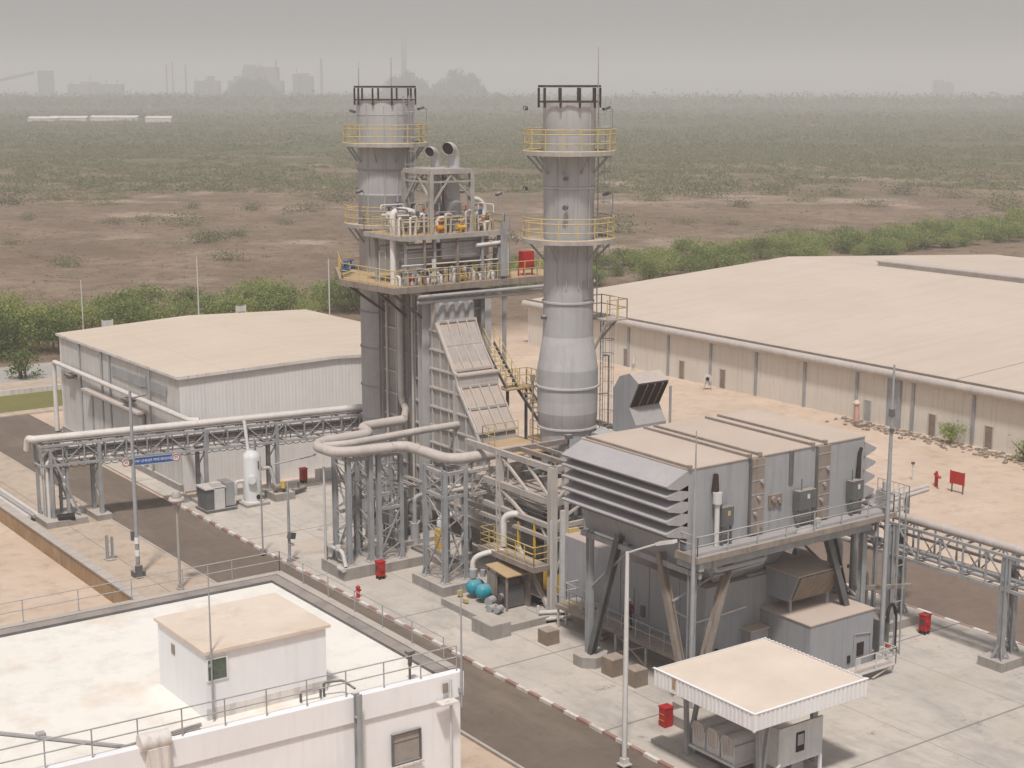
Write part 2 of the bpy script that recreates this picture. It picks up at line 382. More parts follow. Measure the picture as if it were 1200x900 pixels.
def roofmat(name,a,b_,axis,pitch,streak):
    m,nt,b=_mat(name); L=nt.links
    tc=nt.nodes.new('ShaderNodeTexCoord'); co=tc.outputs['Object']
    col=mixc(nt,ramp(nt,noisef(nt,co,.09,7,.7),.3,.7),a,b_)
    col=mixc(nt,ramp(nt,noisef(nt,mapping(nt,co,streak),.8,6,.75),.5,.8),col,tuple(x*.92 for x in a))
    col=mixc(nt,ramp(nt,noisef(nt,co,1.6,6,.75),.58,.8),col,tuple(x*.9 for x in a))
    sx=nt.nodes.new('ShaderNodeSeparateXYZ'); L.new(co,sx.inputs[0])
    for ax,per,wid,k in ((axis,pitch,.035,.08),(1-axis,pitch*7.3,.05,.22)):
        f=nt.nodes.new('ShaderNodeMath'); f.operation='PINGPONG'; f.inputs[1].default_value=per/2; L.new(sx.outputs[ax],f.inputs[0])
        l=nt.nodes.new('ShaderNodeMath'); l.operation='LESS_THAN'; l.inputs[1].default_value=wid; L.new(f.outputs[0],l.inputs[0])
        mu=nt.nodes.new('ShaderNodeMath'); mu.operation='MULTIPLY'; L.new(l.outputs[0],mu.inputs[0]); 
        n2=ramp(nt,noisef(nt,co,.35,5,.7),.35,.75)
        m2=nt.nodes.new('ShaderNodeMath'); m2.operation='MULTIPLY'; m2.inputs[1].default_value=k*2; L.new(n2,m2.inputs[0]); L.new(m2.outputs[0],mu.inputs[1])
        col=mixc(nt,mu.outputs[0],col,tuple(x*.45 for x in a))
    L.new(col,b.inputs['Base Color']); b.inputs['Roughness'].default_value=.9; b.inputs['Specular IOR Level'].default_value=.1
    return m
M['hall_roof']=roofmat('hall_roof_sand',(.53,.435,.345),(.595,.50,.41),1,1.1,(.06,1.2,1))
M['wh_roof']=roofmat('warehouse_roof_sand',(.51,.42,.345),(.575,.48,.40),1,2.4,(.04,1.,1))
M['asphalt']=surf('dusty_asphalt',(.145,.112,.088),(.185,.147,.118),.2,2.,None,((.24,.19,.15),(.5,.1,1),.5))
M['asphalt2']=surf('dusty_asphalt_back',(.17,.125,.10),(.22,.165,.13),.2,2.)
M['paving']=surf('sandy_paving',(.42,.33,.255),(.52,.42,.33),.25,1.2,[(0,34.9,2.96,.03)],((.34,.27,.22),(1,1,1),.8))
M['street']=surf('grey_street',(.34,.32,.29),(.42,.39,.35),.1,1.)
M['turf']=surf('dry_turf',(.20,.175,.07),(.16,.155,.05),.3,2.)
struct('plant_apron',MB().box(43.45,10,-.3,69.1,104.6,0).box(43.45,104.6,-.3,45.0,131,-.004),M['apron'])
struct('road',MB().box(37.95,5,-.3,43.25,131,-.13),M['asphalt'])
struct('road',MB().box(69.32,5,-.3,77.0,128,-.13),M['asphalt2'])
struct('cross_road',MB().box(-60,131,-.3,45,141,-.126),M['asphalt'])
struct('pavement',MB().box(31.95,60,-.3,37.8,131,-.03),M['paving'])
struct('pavement',MB().box(-60,141,-.3,60,142.6,-.02),M['paving'])
struct('grass_verge',MB().box(-60,142.6,-.3,58,150.8,-.06),M['turf'])
struct('pavement',MB().box(-60,151,-.3,62,157.5,-.05),M['paving'])
struct('street',MB().box(-80,157.5,-.3,64,167,-.1),M['street'])
def kerbmat():
    m,nt,b=_mat('red_white_kerb_paint'); L=nt.links
    tc=nt.nodes.new('ShaderNodeTexCoord'); co=tc.outputs['Object']; sx=nt.nodes.new('ShaderNodeSeparateXYZ'); L.new(co,sx.inputs[0])
    f=nt.nodes.new('ShaderNodeMath'); f.operation='PINGPONG'; f.inputs[1].default_value=1.; L.new(sx.outputs[1],f.inputs[0])
    l=nt.nodes.new('ShaderNodeMath'); l.operation='LESS_THAN'; l.inputs[1].default_value=.5; L.new(f.outputs[0],l.inputs[0])
    c=mixc(nt,l.outputs[0],(.30,.17,.14),(.68,.62,.57))
    c=mixc(nt,ramp(nt,noisef(nt,co,1.3,5,.7),.45,.75),c,(.40,.31,.25))
    L.new(c,b.inputs['Base Color']); b.inputs['Roughness'].default_value=.85
    return m
KM=kerbmat()
struct('kerb',MB().box(43.25,5,-.3,43.45,104.5,.03),KM)
struct('kerb',MB().box(69.1,5,-.3,69.32,128,.03),KM)
struct('kerb',MB().box(37.8,5,-.3,37.95,131,.0),M['plinth'])
tag(make('low_wall',MB().box(-60,150.8,-.2,58,151,.45),M['white_dirty']),'long low pale wall between the dry grass verge and far street','wall')
# retaining wall on the left
t=thing('retaining_wall','long brown sandstone wall bordering the sandy yard at lower left','wall',(31.7,85,0))
make('wall',MB().box(31.45,60,-.4,31.95,124,1.),M['brown_wall'],t)
cp=MB(); 
y=60.
while y<124: cp.box(31.38,y+.02,1.,32.02,min(y+1.98,124),1.1); y+=2
make('coping',cp,M['plinth'],t)
# ------------------------------------------------------------------ control building (bottom left)
t=thing('white_building','white flat-roofed control building in the near left corner','building',(24,56,0))
BX0,BX1,BY0,BY1,BZ=-16,32.2,48.9,64.6,7.
def front(x): return 48.82+(32.2-x)*.04
w=MB()
w.hexa([(BX0,front(BX0),-.2),(BX1,BY0,-.2),(BX1,BY1,-.2),(BX0,BY1,-.2),(BX0,front(BX0),BZ-.3),(BX1,BY0,BZ-.3),(BX1,BY1,BZ-.3),(BX0,BY1,BZ-.3)])
make('wall',w,M['white'],t)
make('roof',MB().hexa([(BX0,front(BX0)+.3,BZ-.3),(BX1-.3,BY0+.3,BZ-.3),(BX1-.3,BY1-.3,BZ-.3),(BX0,BY1-.3,BZ-.3),(BX0,front(BX0)+.3,BZ-.1),(BX1-.3,BY0+.3,BZ-.1),(BX1-.3,BY1-.3,BZ-.1),(BX0,BY1-.3,BZ-.1)]),
     surf('white_roof_screed',(.71,.665,.605),(.77,.73,.675),.12,.7,None,((.62,.52,.42),(1,1,1),.22)),t)
pa=MB()
pa.hexa([(BX0,front(BX0)-.12,6.0),(BX1+.1,BY0-.12,6.0),(BX1+.1,BY0+.3,6.0),(BX0,front(BX0)+.3,6.0),(BX0,front(BX0)-.12,BZ+.02),(BX1+.1,BY0-.12,BZ+.02),(BX1+.1,BY0+.3,BZ+.02),(BX0,front(BX0)+.3,BZ+.02)])
make('front_parapet',pa,M['white'],t)
pb=MB().box(BX0,BY1-.3,BZ-.35,BX1+.1,BY1+.1,BZ+.06).box(BX1-.3,BY0+.31,BZ-.35,BX1+.1,BY1-.31,BZ+.06)
make('back_parapet',pb,M['plinth'],t)
pc=MB().box(BX0,BY1-.95,BZ-.1,BX1-.9,BY1-.32,BZ+.03).box(BX1-.9,BY0+.32,BZ-.1,BX1-.32,BY1-.32,BZ+.03)
make('roof_gutter',pc,M['steel_dark'],t)
rl=MB().rail([(BX1-.1,BY0+.1,BZ+.02),(14,front(14)+.1,BZ+.02),(BX0,front(BX0)+.1,BZ+.02)],1.05,1.65,.028)
rl.rail([(BX1,BY0+1.2,BZ+.06),(BX1,BY1,BZ+.06),(0,BY1,BZ+.06),(BX0,BY1,BZ+.06)],1.0,2.4,.024)
make('roof_railing',rl,M['steel'],t)
# penthouse
ph=make('penthouse',MB().box(22,50.4,BZ-.12,27,54.8,9.5),M['white'],t)
make('roof',MB().box(21.9,50.25,9.5,27.15,54.95,9.62),surf('penthouse_roof_sand',(.60,.48,.385),(.68,.58,.49),.35,1.2,None,((.72,.64,.56),(1,1,1),.3)),ph)
make('skirting_stain',MB().box(21.99,50.392,BZ-.1,27.01,50.4,BZ+.35),M['white_dirty'],ph)
wf=make('window',MB().box(22.02,50.34,8.42,22.86,50.4,9.3),M['white'],ph)
make('glass',MB().box(22.07,50.33,8.47,22.80,50.335,9.25),plain('green_pane',(.10,.13,.10),.3,.4,3.),t,).parent=ph
make('wall_vent',MB().box(21.97,53.2,8.6,22.0,53.5,9.0),M['rusty_brown'],ph)
def bwin(x0,x1,z0,z1):
    y=front((x0+x1)/2); f=MB()
    for a in ((x0-.06,z0-.06,x1+.06,z0),(x0-.06,z1,x1+.06,z1+.06),(x0-.06,z0,x0,z1),(x1,z0,x1+.06,z1)): f.box(a[0],y-.1,a[1],a[2],y+.02,a[3])
    o=make('window',f,M['steel_dark'],t)
    make('pane',MB().box(x0,y-.02,z0,x1,y-.012,z1),M['curtain'],o)
    make('blind_rail',MB().box(x0,y-.03,z1-.36,x1,y-.021,z1-.32),M['steel_dark'],o)
    make('sill',MB().box(x0-.12,y-.2,z0-.14,x1+.12,y-.1,z0-.07),M['white_dirty'],o)
bwin(29.05,30.25,3.85,5.05)
bwin(25.3,25.9,3.6,4.3); bwin(22.6,23.4,3.5,4.4)
pass
make('drainpipe',MB().hpost(27.4,front(27.4)-.32,-.1,7.25,.24).box(27.27,front(27.4)-.45,6.3,27.53,front(27.4)-.19,6.34),M['steel'],t)
make('drainpipe',MB().tube([(31.55,48.6,0),(31.55,48.6,6.9)],.05,6),M['pale_steel'],t)
make('rain_spout',MB().box(30.9,48.2,6.02,31.7,48.7,6.1),M['white_dirty'],t)
make('scupper',MB().box(31.25,48.68,6.35,31.5,48.71,6.75),M['rusty_brown'],t)
make('roof_chest',MB().lathe(0,0,[(0,0)],3) if False else MB().tube([(18.9,49.3,7.2),(20.0,49.25,7.2)],.32,12).box(19.1,48.95,5.2,19.9,49.35,7.0),M['white_dirty'],t)
# things standing on or beside the roof
lone('lightning_rod',MB().tube([(22.15,50.2,7.0),(22.15,50.2,12.9)],[.045,.02],6).box(22.08,50.25,9.0,22.22,50.32,9.1),M['steel'],'thin grey lightning rod at the corner of the rooftop penthouse','rod',(22.15,50.2,7))
lone('lightning_rod',MB().tube([(32.15,48.72,5.6),(32.15,48.72,10.6)],[.06,.02],6).box(32.02,48.66,6.2,32.2,48.76,6.4),M['steel'],'thin grey lightning rod on the front right corner of the white building','rod',(32.15,48.72,5.6))
lone('roof_floodlight',MB().tube([(30.1,49.3,7.0),(30.1,49.3,8.1)],.05,6).box(29.93,49.15,8.1,30.27,49.4,8.22).beam((30.1,49.25,8.1),(30.1,49.3,7.6),.12),M['steel_dark'],'dark floodlight on a short post on the white roof by the railing','lamp',(30.1,49.3,7))
lone('roof_pipe',MB().pipe([(25.6,49.9,6.95),(25.6,49.9,7.35),(26.4,49.8,7.35),(26.4,49.8,7.0)],.05,6).pipe([(26.6,49.9,6.95),(26.6,49.9,7.5),(27.3,49.7,7.5),(27.4,48.9,7.4)],.05,6),M['steel_dark'],'bent dark vent pipes on the white roof below the penthouse','pipe',(26,49.9,7))
lone('cable_tray',MB().beam((14.5,54.5,7.0),(18.6,49.8,7.0),.12,.08).box(14.3,54.3,6.92,14.7,54.7,7.15).box(16.3,52.3,6.92,16.6,52.6,7.12).beam((18.6,49.8,7.0),(21.6,50.1,7.0),.1,.08),M['pipe_grey'],'thin grey cable tray lying across the white roof at left','cable tray',(16,52,7))
lone('steel_tile',MB().box(20.3,49.6,6.92,21.4,49.95,7.02),M['steel_dark'],'dark flat hatch on the white roof near the front railing','hatch',(20.8,49.8,7))
# ------------------------------------------------------------------ hall (left) and warehouse (right)
t=thing('storage_hall','pale corrugated hall with sandy low-gable roof left of the stacks','hall',(57,118,0))
FL,BL,BR,FR=(45.2,106.3),(45.0,131.6),(69.3,132.0),(70.2,104.0)
ze=8.62; zr=9.1
def mid(a,b,k=.5): return (a[0]+(b[0]-a[0])*k,a[1]+(b[1]-a[1])*k)
FM,BM=mid(FL,FR),mid(BL,BR)
make('front_wall',MB().prism([FL+(-.15,),FR+(-.15,),FR+(ze,),FM+(zr,),FL+(ze,)],(0,.3,0)),M['white_sheet'],t)
make('side_wall',MB().prism([FL+(-.15,),BL+(-.15,),BL+(ze,),FL+(ze,)],(.3,0,0)).cut().prism([FR+(-.15,),BR+(-.15,),BR+(ze,),FR+(ze,)],(-.3,0,0)),M['grey_sheet_y'],t)
make('rear_wall',MB().prism([BL+(-.15,),BR+(-.15,),BR+(ze,),BM+(zr,),BL+(ze,)],(0,-.25,0)),M['white_sheet'],t)
o=.18
rf=MB()
a=[(FL[0]-o,FL[1]-o,ze+.02),(FM[0],FM[1]-o,zr+.02),(BM[0],BM[1]+o,zr+.02),(BL[0]-o,BL[1]+o,ze+.02)]
b=[(FM[0],FM[1]-o,zr+.02),(FR[0]+o,FR[1]-o,ze+.02),(BR[0]+o,BR[1]+o,ze+.02),(BM[0],BM[1]+o,zr+.02)]
rf.prism(a,(0,0,.12)); rf.prism(b,(0,0,.121))
rfo=make('roof',rf,M['hall_roof'],t)
make('roof_trim',MB().beam((FL[0]-o,FL[1]-o-.03,ze+.05),(FM[0],FM[1]-o-.03,zr+.05),.06,.24).beam((FM[0],FM[1]-o-.03,zr+.05),(FR[0]+o,FR[1]-o-.03,ze+.05),.06,.24).beam((FL[0]-o-.03,FL[1]-o,ze+.05),(BL[0]-o-.03,BL[1]+o,ze+.05),.06,.22),M['white_dirty'],t)
make('plinth',MB().box(44.9,106.2,-.15,45.15,131.6,.5).box(45.2,106.02,-.15,62,106.05,.0),M['plinth'],t)
d=make('roller_door',MB().box(45.0,113.2,-.1,45.06,123.9,4.4),M['pale_steel'],t)
make('door_frame',MB().box(44.93,112.9,-.1,45.05,113.2,4.7).box(44.93,123.9,-.1,45.05,124.2,4.7).box(44.93,113.2,4.4,45.05,123.9,4.7),M['steel'],d)
make('door_canopy',MB().box(44.2,112.4,4.9,45.1,124.6,5.08),M['insul'],t)
lv=make('louvre_strip',MB().box(45.0,108.5,6.9,45.05,119.5,7.7),M['steel'],t)
for i in range(6): pass
for yy in (126.6,121.6,119.8,111.5): make('drainpipe',MB().tube([(44.95,yy,0),(44.95,yy,8.5)],.08,6),M['steel'],t)
make('wall_bracket',MB().beam((45.0,112.2,7.9),(45.0,112.2,6.9),.06).beam((45,112.2,7.0),(44.2,111.6,7.2),.06),M['steel_dark'],t)
for yy in (127.5,114.5): make('wall_lamp',MB().box(44.3,yy,5.5,45.0,yy+1.4,5.7).box(44.35,yy+.3,5.35,44.8,yy+1.0,5.5),M['steel_dark'],t)
lone('hall_pipe',MB().pipe([(44.6,132.2,0),(44.6,132.2,6.2),(44.6,131.5,6.2),(44.6,103.4,6.05),(45.2,102.9,6.05)],.2,10,.8),M['pipe_white'],'white lagged pipe running along the hall side wall below its eave','pipe',(44.6,118,0))
# warehouse
t=thing('warehouse','huge low warehouse with flat sandy roof and pilastered pale wall at right','warehouse',(125,90,0))
WX,WY0,WY1=106.5,146.6,20.
wl=MB().prism([(WX,WY0,-.2),(WX,WY1,-.2),(WX,WY1,4.9),(WX,WY0,4.9)],(.3,0,0))
wl.cut().prism([(WX+.3,WY0,-.2),(193,WY0,-.2),(193,WY0,4.9),(149.5,WY0,7.33),(WX+.3,WY0,4.9)],(0,-.3,0))
make('wall',wl,M['wall_beige'],t)
make('roof',MB().prism([(WX-.1,WY0+.15,4.97),(149.5,WY0+.15,7.4),(149.5,WY1,7.4),(WX-.1,WY1,4.97)],(0,0,.13)).cut().prism([(149.5,WY0+.15,7.4),(193,WY0+.15,4.95),(193,WY1,4.95),(149.5,WY1,7.4)],(0,0,.131)),M['wh_roof'],t)
make('roof_edge_strip',MB().beam((WX-.12,WY0+.1,5.2),(WX-.12,WY1,5.2),.12,.14),M['rusty_brown'],t)
make('gutter_pipe',MB().tube([(WX-.42,WY0+.2,4.72),(WX-.42,WY1,4.72)],.40,12),M['insul'],t)
sm=MB()
for yy in (84.5,60): sm.beam((WX+.2,yy,5.125),(149.4,yy,7.555),.10,.03).cut()
make('roof_seam',sm,M['rusty_brown'],t)
make('ridge_vent',MB().beam((153,133.5,7.65),(153,40,7.65),1.5,.5).beam((153,133.7,7.95),(153,40,7.95),1.9,.14),M['insul'],t)
for k in range(18):
    yy=141.-k*6.55
    pl=MB().box(WX-.16,yy-.14,-.2,WX-.005,yy+.14,4.3)
    if k in (8,): pl.box(WX-.16,yy+1.4,-.2,WX-.005,yy+1.7,4.3)
    make('pilaster',pl,M['steel'],t)
for px_y in (128.3,119.2,113.0,93.8,86.4,80.4,72,64,56):
    dd=make('door',MB().box(WX-.05,px_y-.36,-.15,WX-.004,px_y+.36,1.75),M['conc_block'] if px_y!=93.8 else M['pipe_grey'],t)
    make('door_frame',MB().box(WX-.08,px_y-.46,-.15,WX-.003,px_y-.36,1.85).box(WX-.08,px_y+.36,-.15,WX-.003,px_y+.46,1.85).box(WX-.08,px_y-.36,1.75,WX-.003,px_y+.36,1.85),M['insul'],dd)
make('roller_door',MB().box(WX-.06,89.9,-.15,WX-.003,91.6,4.2),M['steel'],t)
# ------------------------------------------------------------------ stacks
def ring_platform(root,cx,cy,z,r0,r1,a0,a1,yel,n=30,open_ends=True,braces=6):
    """annular grating walkway round a stack; angles in degrees"""
    k=max(6,int(n*(a1-a0)/360)); A=[R(a0+(a1-a0)*i/k) for i in range(k+1)]
    P=lambda r,a,zz:(cx+r*math.cos(a),cy+r*math.sin(a),zz)
    d=MB()
    for a,b in zip(A[:-1],A[1:]):
        d.hexa([P(r0,a,z-.1),P(r1,a,z-.1),P(r1,b,z-.1),P(r0,b,z-.1),P(r0,a,z),P(r1,a,z),P(r1,b,z),P(r0,b,z)])
        d.beam(P(r1+.02,a,z-.05),P(r1+.02,b,z-.05),.06,.26)
    make('walkway',d,M['steel_warm'],root)
    rl=MB(); pts=[P(r1-.03,a,z) for a in A]
    full=(a1-a0)>359
    for lv in (.55,1.1,1.38): rl.tube([V(p)+V((0,0,lv*.97)) for p in pts],.034,5)
    st=2
    for i in range(0,k+1,st): rl.tube([pts[i],V(pts[i])+V((0,0,1.36))],.034,5,False)
    if not full:
        for a in (A[0],A[-1]):
            for lv in (.55,1.1): rl.tube([V(P(r0,a,z+lv)),V(P(r1,a,z+lv))],.034,5)
    rl.tube([V(p)+V((0,0,.08)) for p in pts],.045,4)
    make('railing',rl,yel,root)
    bk=MB()
    for i in range(braces):
        a=R(a0+(a1-a0)*(i+.5)/braces)
        bk.beam(P(r1-.15,a,z-.12),P(r0,a,z-1.25),.09,.12); bk.beam(P(r0,a,z-.17),P(r1,a,z-.17),.09,.12).cut()
    make('bracket',bk,M['steel'],root)
def ladder(root,x,y,z0,z1,ang,yel=None,cage=True):
    """caged ladder on a stack, facing outward at angle ang"""
    u=V((math.cos(R(ang)),math.sin(R(ang)),0)); w=V((-u.y,u.x,0)); c=V((x,y,0))
    m=MB()
    for s_ in (-.24,.24): m.tube([c+w*s_+V((0,0,z0)),c+w*s_+V((0,0,z1))],.035,5)
    z=z0+.2
    while z<z1: m.tube([c-w*.24+V((0,0,z)),c+w*.24+V((0,0,z))],.018,4,False); z+=.33
    o=make('ladder',m,M['steel'],root)
    if cage:
        g=MB(); z=z0+2.2
        arc=[(c+u*.35+(u*math.cos(t_)+w*math.sin(t_))*.42) for t_ in [R(-115+230*i/8) for i in range(9)]]
        while z<z1: g.tube([p+V((0,0,z)) for p in arc],.02,4); z+=.9
        for p in arc[1:-1:2]: g.tube([p+V((0,0,z0+2.2)),p+V((0,0,z1))],.018,4,False)
        make('ladder_cage',g,M['steel'],o)
def crown(root,cx,cy,z0,z1,r,n=10):
    m=MB()
    for z,hh in ((z1,.13),(z0,.10)):
        pts=[(cx+r*math.cos(2*math.pi*i/n),cy+r*math.sin(2*math.pi*i/n),z) for i in range(n+1)]
        for a,b in zip(pts[:-1],pts[1:]): m.beam(a,b,.09,hh)
    for i in range(n):
        a=2*math.pi*i/n; m.beam((cx+r*math.cos(a),cy+r*math.sin(a),z0-.35),(cx+r*math.cos(a),cy+r*math.sin(a),z1-.09),.10,.10)
    make('stack_crown',m,M['crown'],root)
def gooselamp(root,x,y,z,h=2.3,ang=0):
    u=V((math.cos(R(ang)),math.sin(R(ang)),0))
    p=V((x,y,z)); m=MB().tube([p,p+V((0,0,h))],.035,5).tube([p+V((0,0,h)),p+u*.35+V((0,0,h+.12))],.035,5)
    o=make('lamp_post',m,M['steel'],root)
    q=p+u*.45+V((0,0,h+.12)); make('lamp_head',MB().beam(q-u*.2,q+u*.25-V((0,0,.12)),.26,.16),M['steel_dark'],o)
def shell(root,cx,cy,segs,n=40):
    for nm,prof,mt in segs: make(nm,MB().lathe(cx,cy,prof,n),M[mt],root)
# far (main) stack
LX,LY=57.0,95.7
t=thing('main_stack','left grey chimney stack standing behind the boiler with dark cage top','stack',(LX,LY,0))
shell(t,LX,LY,[('shell',[(2.0,0),(2.0,22.3),(2.03,22.35),(2.03,22.45),(2.0,22.5)],'stack'),('shell_band',[(2.0,22.5),(2.0,28.0)],'stack'),('shell_band',[(2.02,27.95),(2.02,28.9),(1.85,28.9),(1.85,24)],'stack_light')])
make('flue_lining',MB().lathe(LX,LY,[(1.84,20),(1.84,28.8)],32),M['dark_hole'],t)
st=MB()
for z in (4,6.2,8.6,11.4,14.,20.,24.1): st.lathe(LX,LY,[(2.0,z),(2.07,z+.02),(2.07,z+.1),(2.0,z+.12)],40)
make('stiffener_ring',st,M['stack_dark'],t)
st=MB()
for a in (200,236,262,290): 
    a=R(a); st.beam((LX+2.03*math.cos(a),LY+2.03*math.sin(a),16),(LX+2.03*math.cos(a),LY+2.03*math.sin(a),28.6),.07,.07)
make('shell_seam',st,M['stack_light'],t)
crown(t,LX,LY,29.0,29.9,2.15)
ring_platform(t,LX,LY,25.95,2.05,3.0,0,360,M['yellow_dusty'],32,braces=9)
ring_platform(t,LX,LY,20.3,2.05,3.0,140,260,M['yellow_dusty'],32,braces=4)
ladder(t,LX+2.3*math.cos(R(278)),LY+2.3*math.sin(R(278)),17,29.3,278)
for a in (250,): pass
gooselamp(t,LX+2.7,LY-1.2,25.95,2.4,180); gooselamp(t,LX-2.95,LY+.3,25.95,2.2,0)
gooselamp(t,LX-2.6,LY-1.3,20.3,2.4,200)
make('lightning_rod',MB().tube([(LX-.6,LY-1.9,28.6),(LX-.6,LY-1.9,31.9)],[.04,.02],5).cut().tube([(LX-1.2,LY+1.6,28.6),(LX-1.2,LY+1.6,31.2)],[.04,.02],5),M['steel'],t)
# near (bypass) stack
RX,RY=57.0,74.3
t=thing('bypass_stack','right grey chimney stack with swollen lower drum and two yellow-railed rings','stack',(RX,RY,0))
shell(t,RX,RY,[('shell',[(1.50,17.2),(1.50,20.9),(1.53,23.3),(1.55,23.4),(1.55,27.2)],'stack'),
 ('shell_band',[(1.55,27.2),(1.57,27.25),(1.57,29.0),(1.42,29.0),(1.42,24)],'stack_light'),
 ('shell_band',[(1.56,12.9),(1.52,17.2)],'stack'),
 ('cone',[(1.86,12.95),(1.83,13.2),(1.55,14.95),(1.52,15.1)],'stack_light'),
 ('drum',[(1.87,11.05),(1.87,12.98)],'stack'),('drum_band',[(1.85,10.3),(1.87,11.05)],'stack_light'),
 ('drum_band',[(1.72,9.35),(1.84,9.9),(1.85,10.3)],'stack_dark'),('shell_band',[(1.68,6.4),(1.68,9.0),(1.72,9.35)],'stack')])
make('flue_lining',MB().lathe(RX,RY,[(1.41,20),(1.41,28.9)],32),M['dark_hole'],t)
st=MB()
for z,r in ((17.1,1.52),(11.9,1.87),(9.35,1.75),(24.0,1.55)): st.lathe(RX,RY,[(r,z-.07),(r+.09,z-.05),(r+.09,z+.05),(r,z+.07)],40)
make('stiffener_ring',st,M['stack_light'],t)
bs=MB().lathe(RX,RY,[(1.68,7.5),(2.1,7.5),(2.1,7.4),(1.68,7.4)],40).lathe(RX,RY,[(1.68,6.86),(2.2,6.86),(2.2,6.72),(1.68,6.72)],40)
for i in range(44):
    a=2*math.pi*i/44; bs.beam((RX+1.69*math.cos(a),RY+1.69*math.sin(a),7.13),(RX+2.1*math.cos(a),RY+2.1*math.sin(a),7.13),.08,.53)
make('base_flange',bs,M['stack_light'],t)
pt=MB().beam((RX+.15,RY-1.6,16.4),(RX+.15,RY-1.6,18.0),1.0,.06) if False else MB()
a0=R(280)
for i in range(6):
    a=R(268+i*9); b=R(268+(i+1)*9)
    pt.hexa([(RX+1.53*math.cos(a),RY+1.53*math.sin(a),17.3),(RX+1.55*math.cos(a),RY+1.55*math.sin(a),17.3),(RX+1.55*math.cos(b),RY+1.55*math.sin(b),17.3),(RX+1.53*math.cos(b),RY+1.53*math.sin(b),17.3),
             (RX+1.53*math.cos(a),RY+1.53*math.sin(a),18.5),(RX+1.55*math.cos(a),RY+1.55*math.sin(a),18.5),(RX+1.55*math.cos(b),RY+1.55*math.sin(b),18.5),(RX+1.53*math.cos(b),RY+1.53*math.sin(b),18.5)])
make('repair_plate',pt,M['stack_dark'],t)
st=MB()
for a in (205,228,255,283):
    a=R(a); st.beam((RX+1.58*math.cos(a),RY+1.58*math.sin(a),18),(RX+1.58*math.cos(a),RY+1.58*math.sin(a),28.9),.05,.05)
make('shell_seam',st,M['stack_light'],t)
crown(t,RX,RY,29.05,29.95,1.83)
ring_platform(t,RX,RY,26.1,1.6,2.78,0,360,M['yellow_dusty'],32,braces=9)
ring_platform(t,RX,RY,20.9,1.6,2.78,150,372,M['yellow_dusty'],32,braces=6)
LDX,LDY=RX+1.75*math.cos(R(-38)),RY+1.75*math.sin(R(-38))
ladder(t,LDX,LDY,16.4,29.2,-38); ladder(t,RX+2.2*math.cos(R(-20)),RY+2.2*math.sin(R(-20)),7,16.3,-20)
# small landing on the right
q=MB().box(RX+1.45,RY-2.0,15.9,RX+3.1,RY+.6,16.0).beam((RX+2.9,RY-1.2,15.85),(RX+1.7,RY-.6,14.3),.12).beam((RX+1.45,RY-1.95,15.85),(RX+1.3,RY-.9,14.0),.12)
make('walkway',q,M['steel_warm'],t)
make('railing',MB().rail([(RX+1.5,RY-1.95,16),(RX+3.05,RY-1.95,16),(RX+3.05,RY+.55,16),(RX+1.7,RY+.55,16)],1.2,.8,.034),M['yellow_dusty'],t)
gooselamp(t,RX-2.1,RY+1.7,26.1,2.5,45); gooselamp(t,RX+2.5,RY-1.0,26.1,2.5,180)
gooselamp(t,RX-2.1,RY+1.7,20.9,2.9,45); gooselamp(t,RX+2.6,RY-1.0,20.9,2.6,180)
make('lightning_rod',MB().tube([(RX+.9,RY-1.6,28.6),(RX+.9,RY-1.6,32.2)],[.045,.02],5),M['steel'],t)
make('sample_port',MB().tube([(RX-1.2,RY-1.3,24.6),(RX-1.45,RY-1.5,24.6)],.14,8).tube([(RX-1.2,RY-1.3,22.9),(RX-1.45,RY-1.5,22.9)],.16,8).tube([(RX-1.5,RY+.2,16.2),(RX-1.8,RY+.3,16.2)],.13,8),M['steel_dark'],t)
make('drain_pipe',MB().pipe([(RX+2.6,RY-.8,7.5),(RX+2.6,RY-.8,13.6),(RX+2.2,RY-.8,13.6)],.06,6).tube([(RX+1.9,RY-.7,11.2),(RX+2.6,RY-.8,11.2)],.05,5),M['rusty_brown'],t)
make('signal_pole',MB().tube([(RX-2.0,RY+.9,7.0),(RX-2.0,RY+.9,12.2)],.06,6).box(RX-2.12,RY+.8,12.2,RX-1.88,RY+1.0,12.6).box(RX-2.1,RY+.8,10.9,RX-1.9,RY+1.0,11.1),M['rusty_brown'],t)
make('flood_lamp',MB().tube([(RX-1.6,RY-2.2,6.9),(RX-1.6,RY-2.2,9.1)],.05,6).box(RX-1.8,RY-2.4,9.1,RX-1.4,RY-2.1,9.35),M['steel_dark'],t)
# ventilation hood right of it
t=thing('ventilation_hood','tall grey duct box with slanted dark louvred mouth right of bypass stack','ventilation hood',(60.2,72,0))
HX0,HX1=59.,61.4
prof=[(72.3,0.0),(72.3,11.75),(71.7,12.6),(70.75,12.9),(69.9,12.4),(70.75,10.8),(70.1,9.8),(70.1,0)]
make('duct',MB().prism([(HX0,y,z) for y,z in prof],(HX1-HX0,0,0)),M['encl'],t)
make('louvred_mouth',MB().prism([(HX0+.08,69.86,12.33),(HX0+.08,69.83,12.30),(HX0+.08,70.68,10.82),(HX0+.08,70.72,10.86)],(HX1-HX0-.16,0,0)),M['dark_hole'],t)  # flat sheet, shade inside the opening put into its colour
lm=MB()
for i in range(3): lm.beam((HX0+.65+.6*i,69.80,12.27),(HX0+.65+.6*i,70.65,10.82),.05,.05)
make('mouth_divider',lm,M['rusty_brown'],t)
make('connecting_duct',MB().prism([(57.6,71.0,6.9),(57.6,73.4,6.9),(57.6,73.4,9.1),(57.6,71.0,9.1)],(1.38,0,0)),M['stack'],t)
make('side_pipe',MB().tube([(61.55,69.9,0),(61.55,69.9,12.0)],.08,6),M['steel'],t)
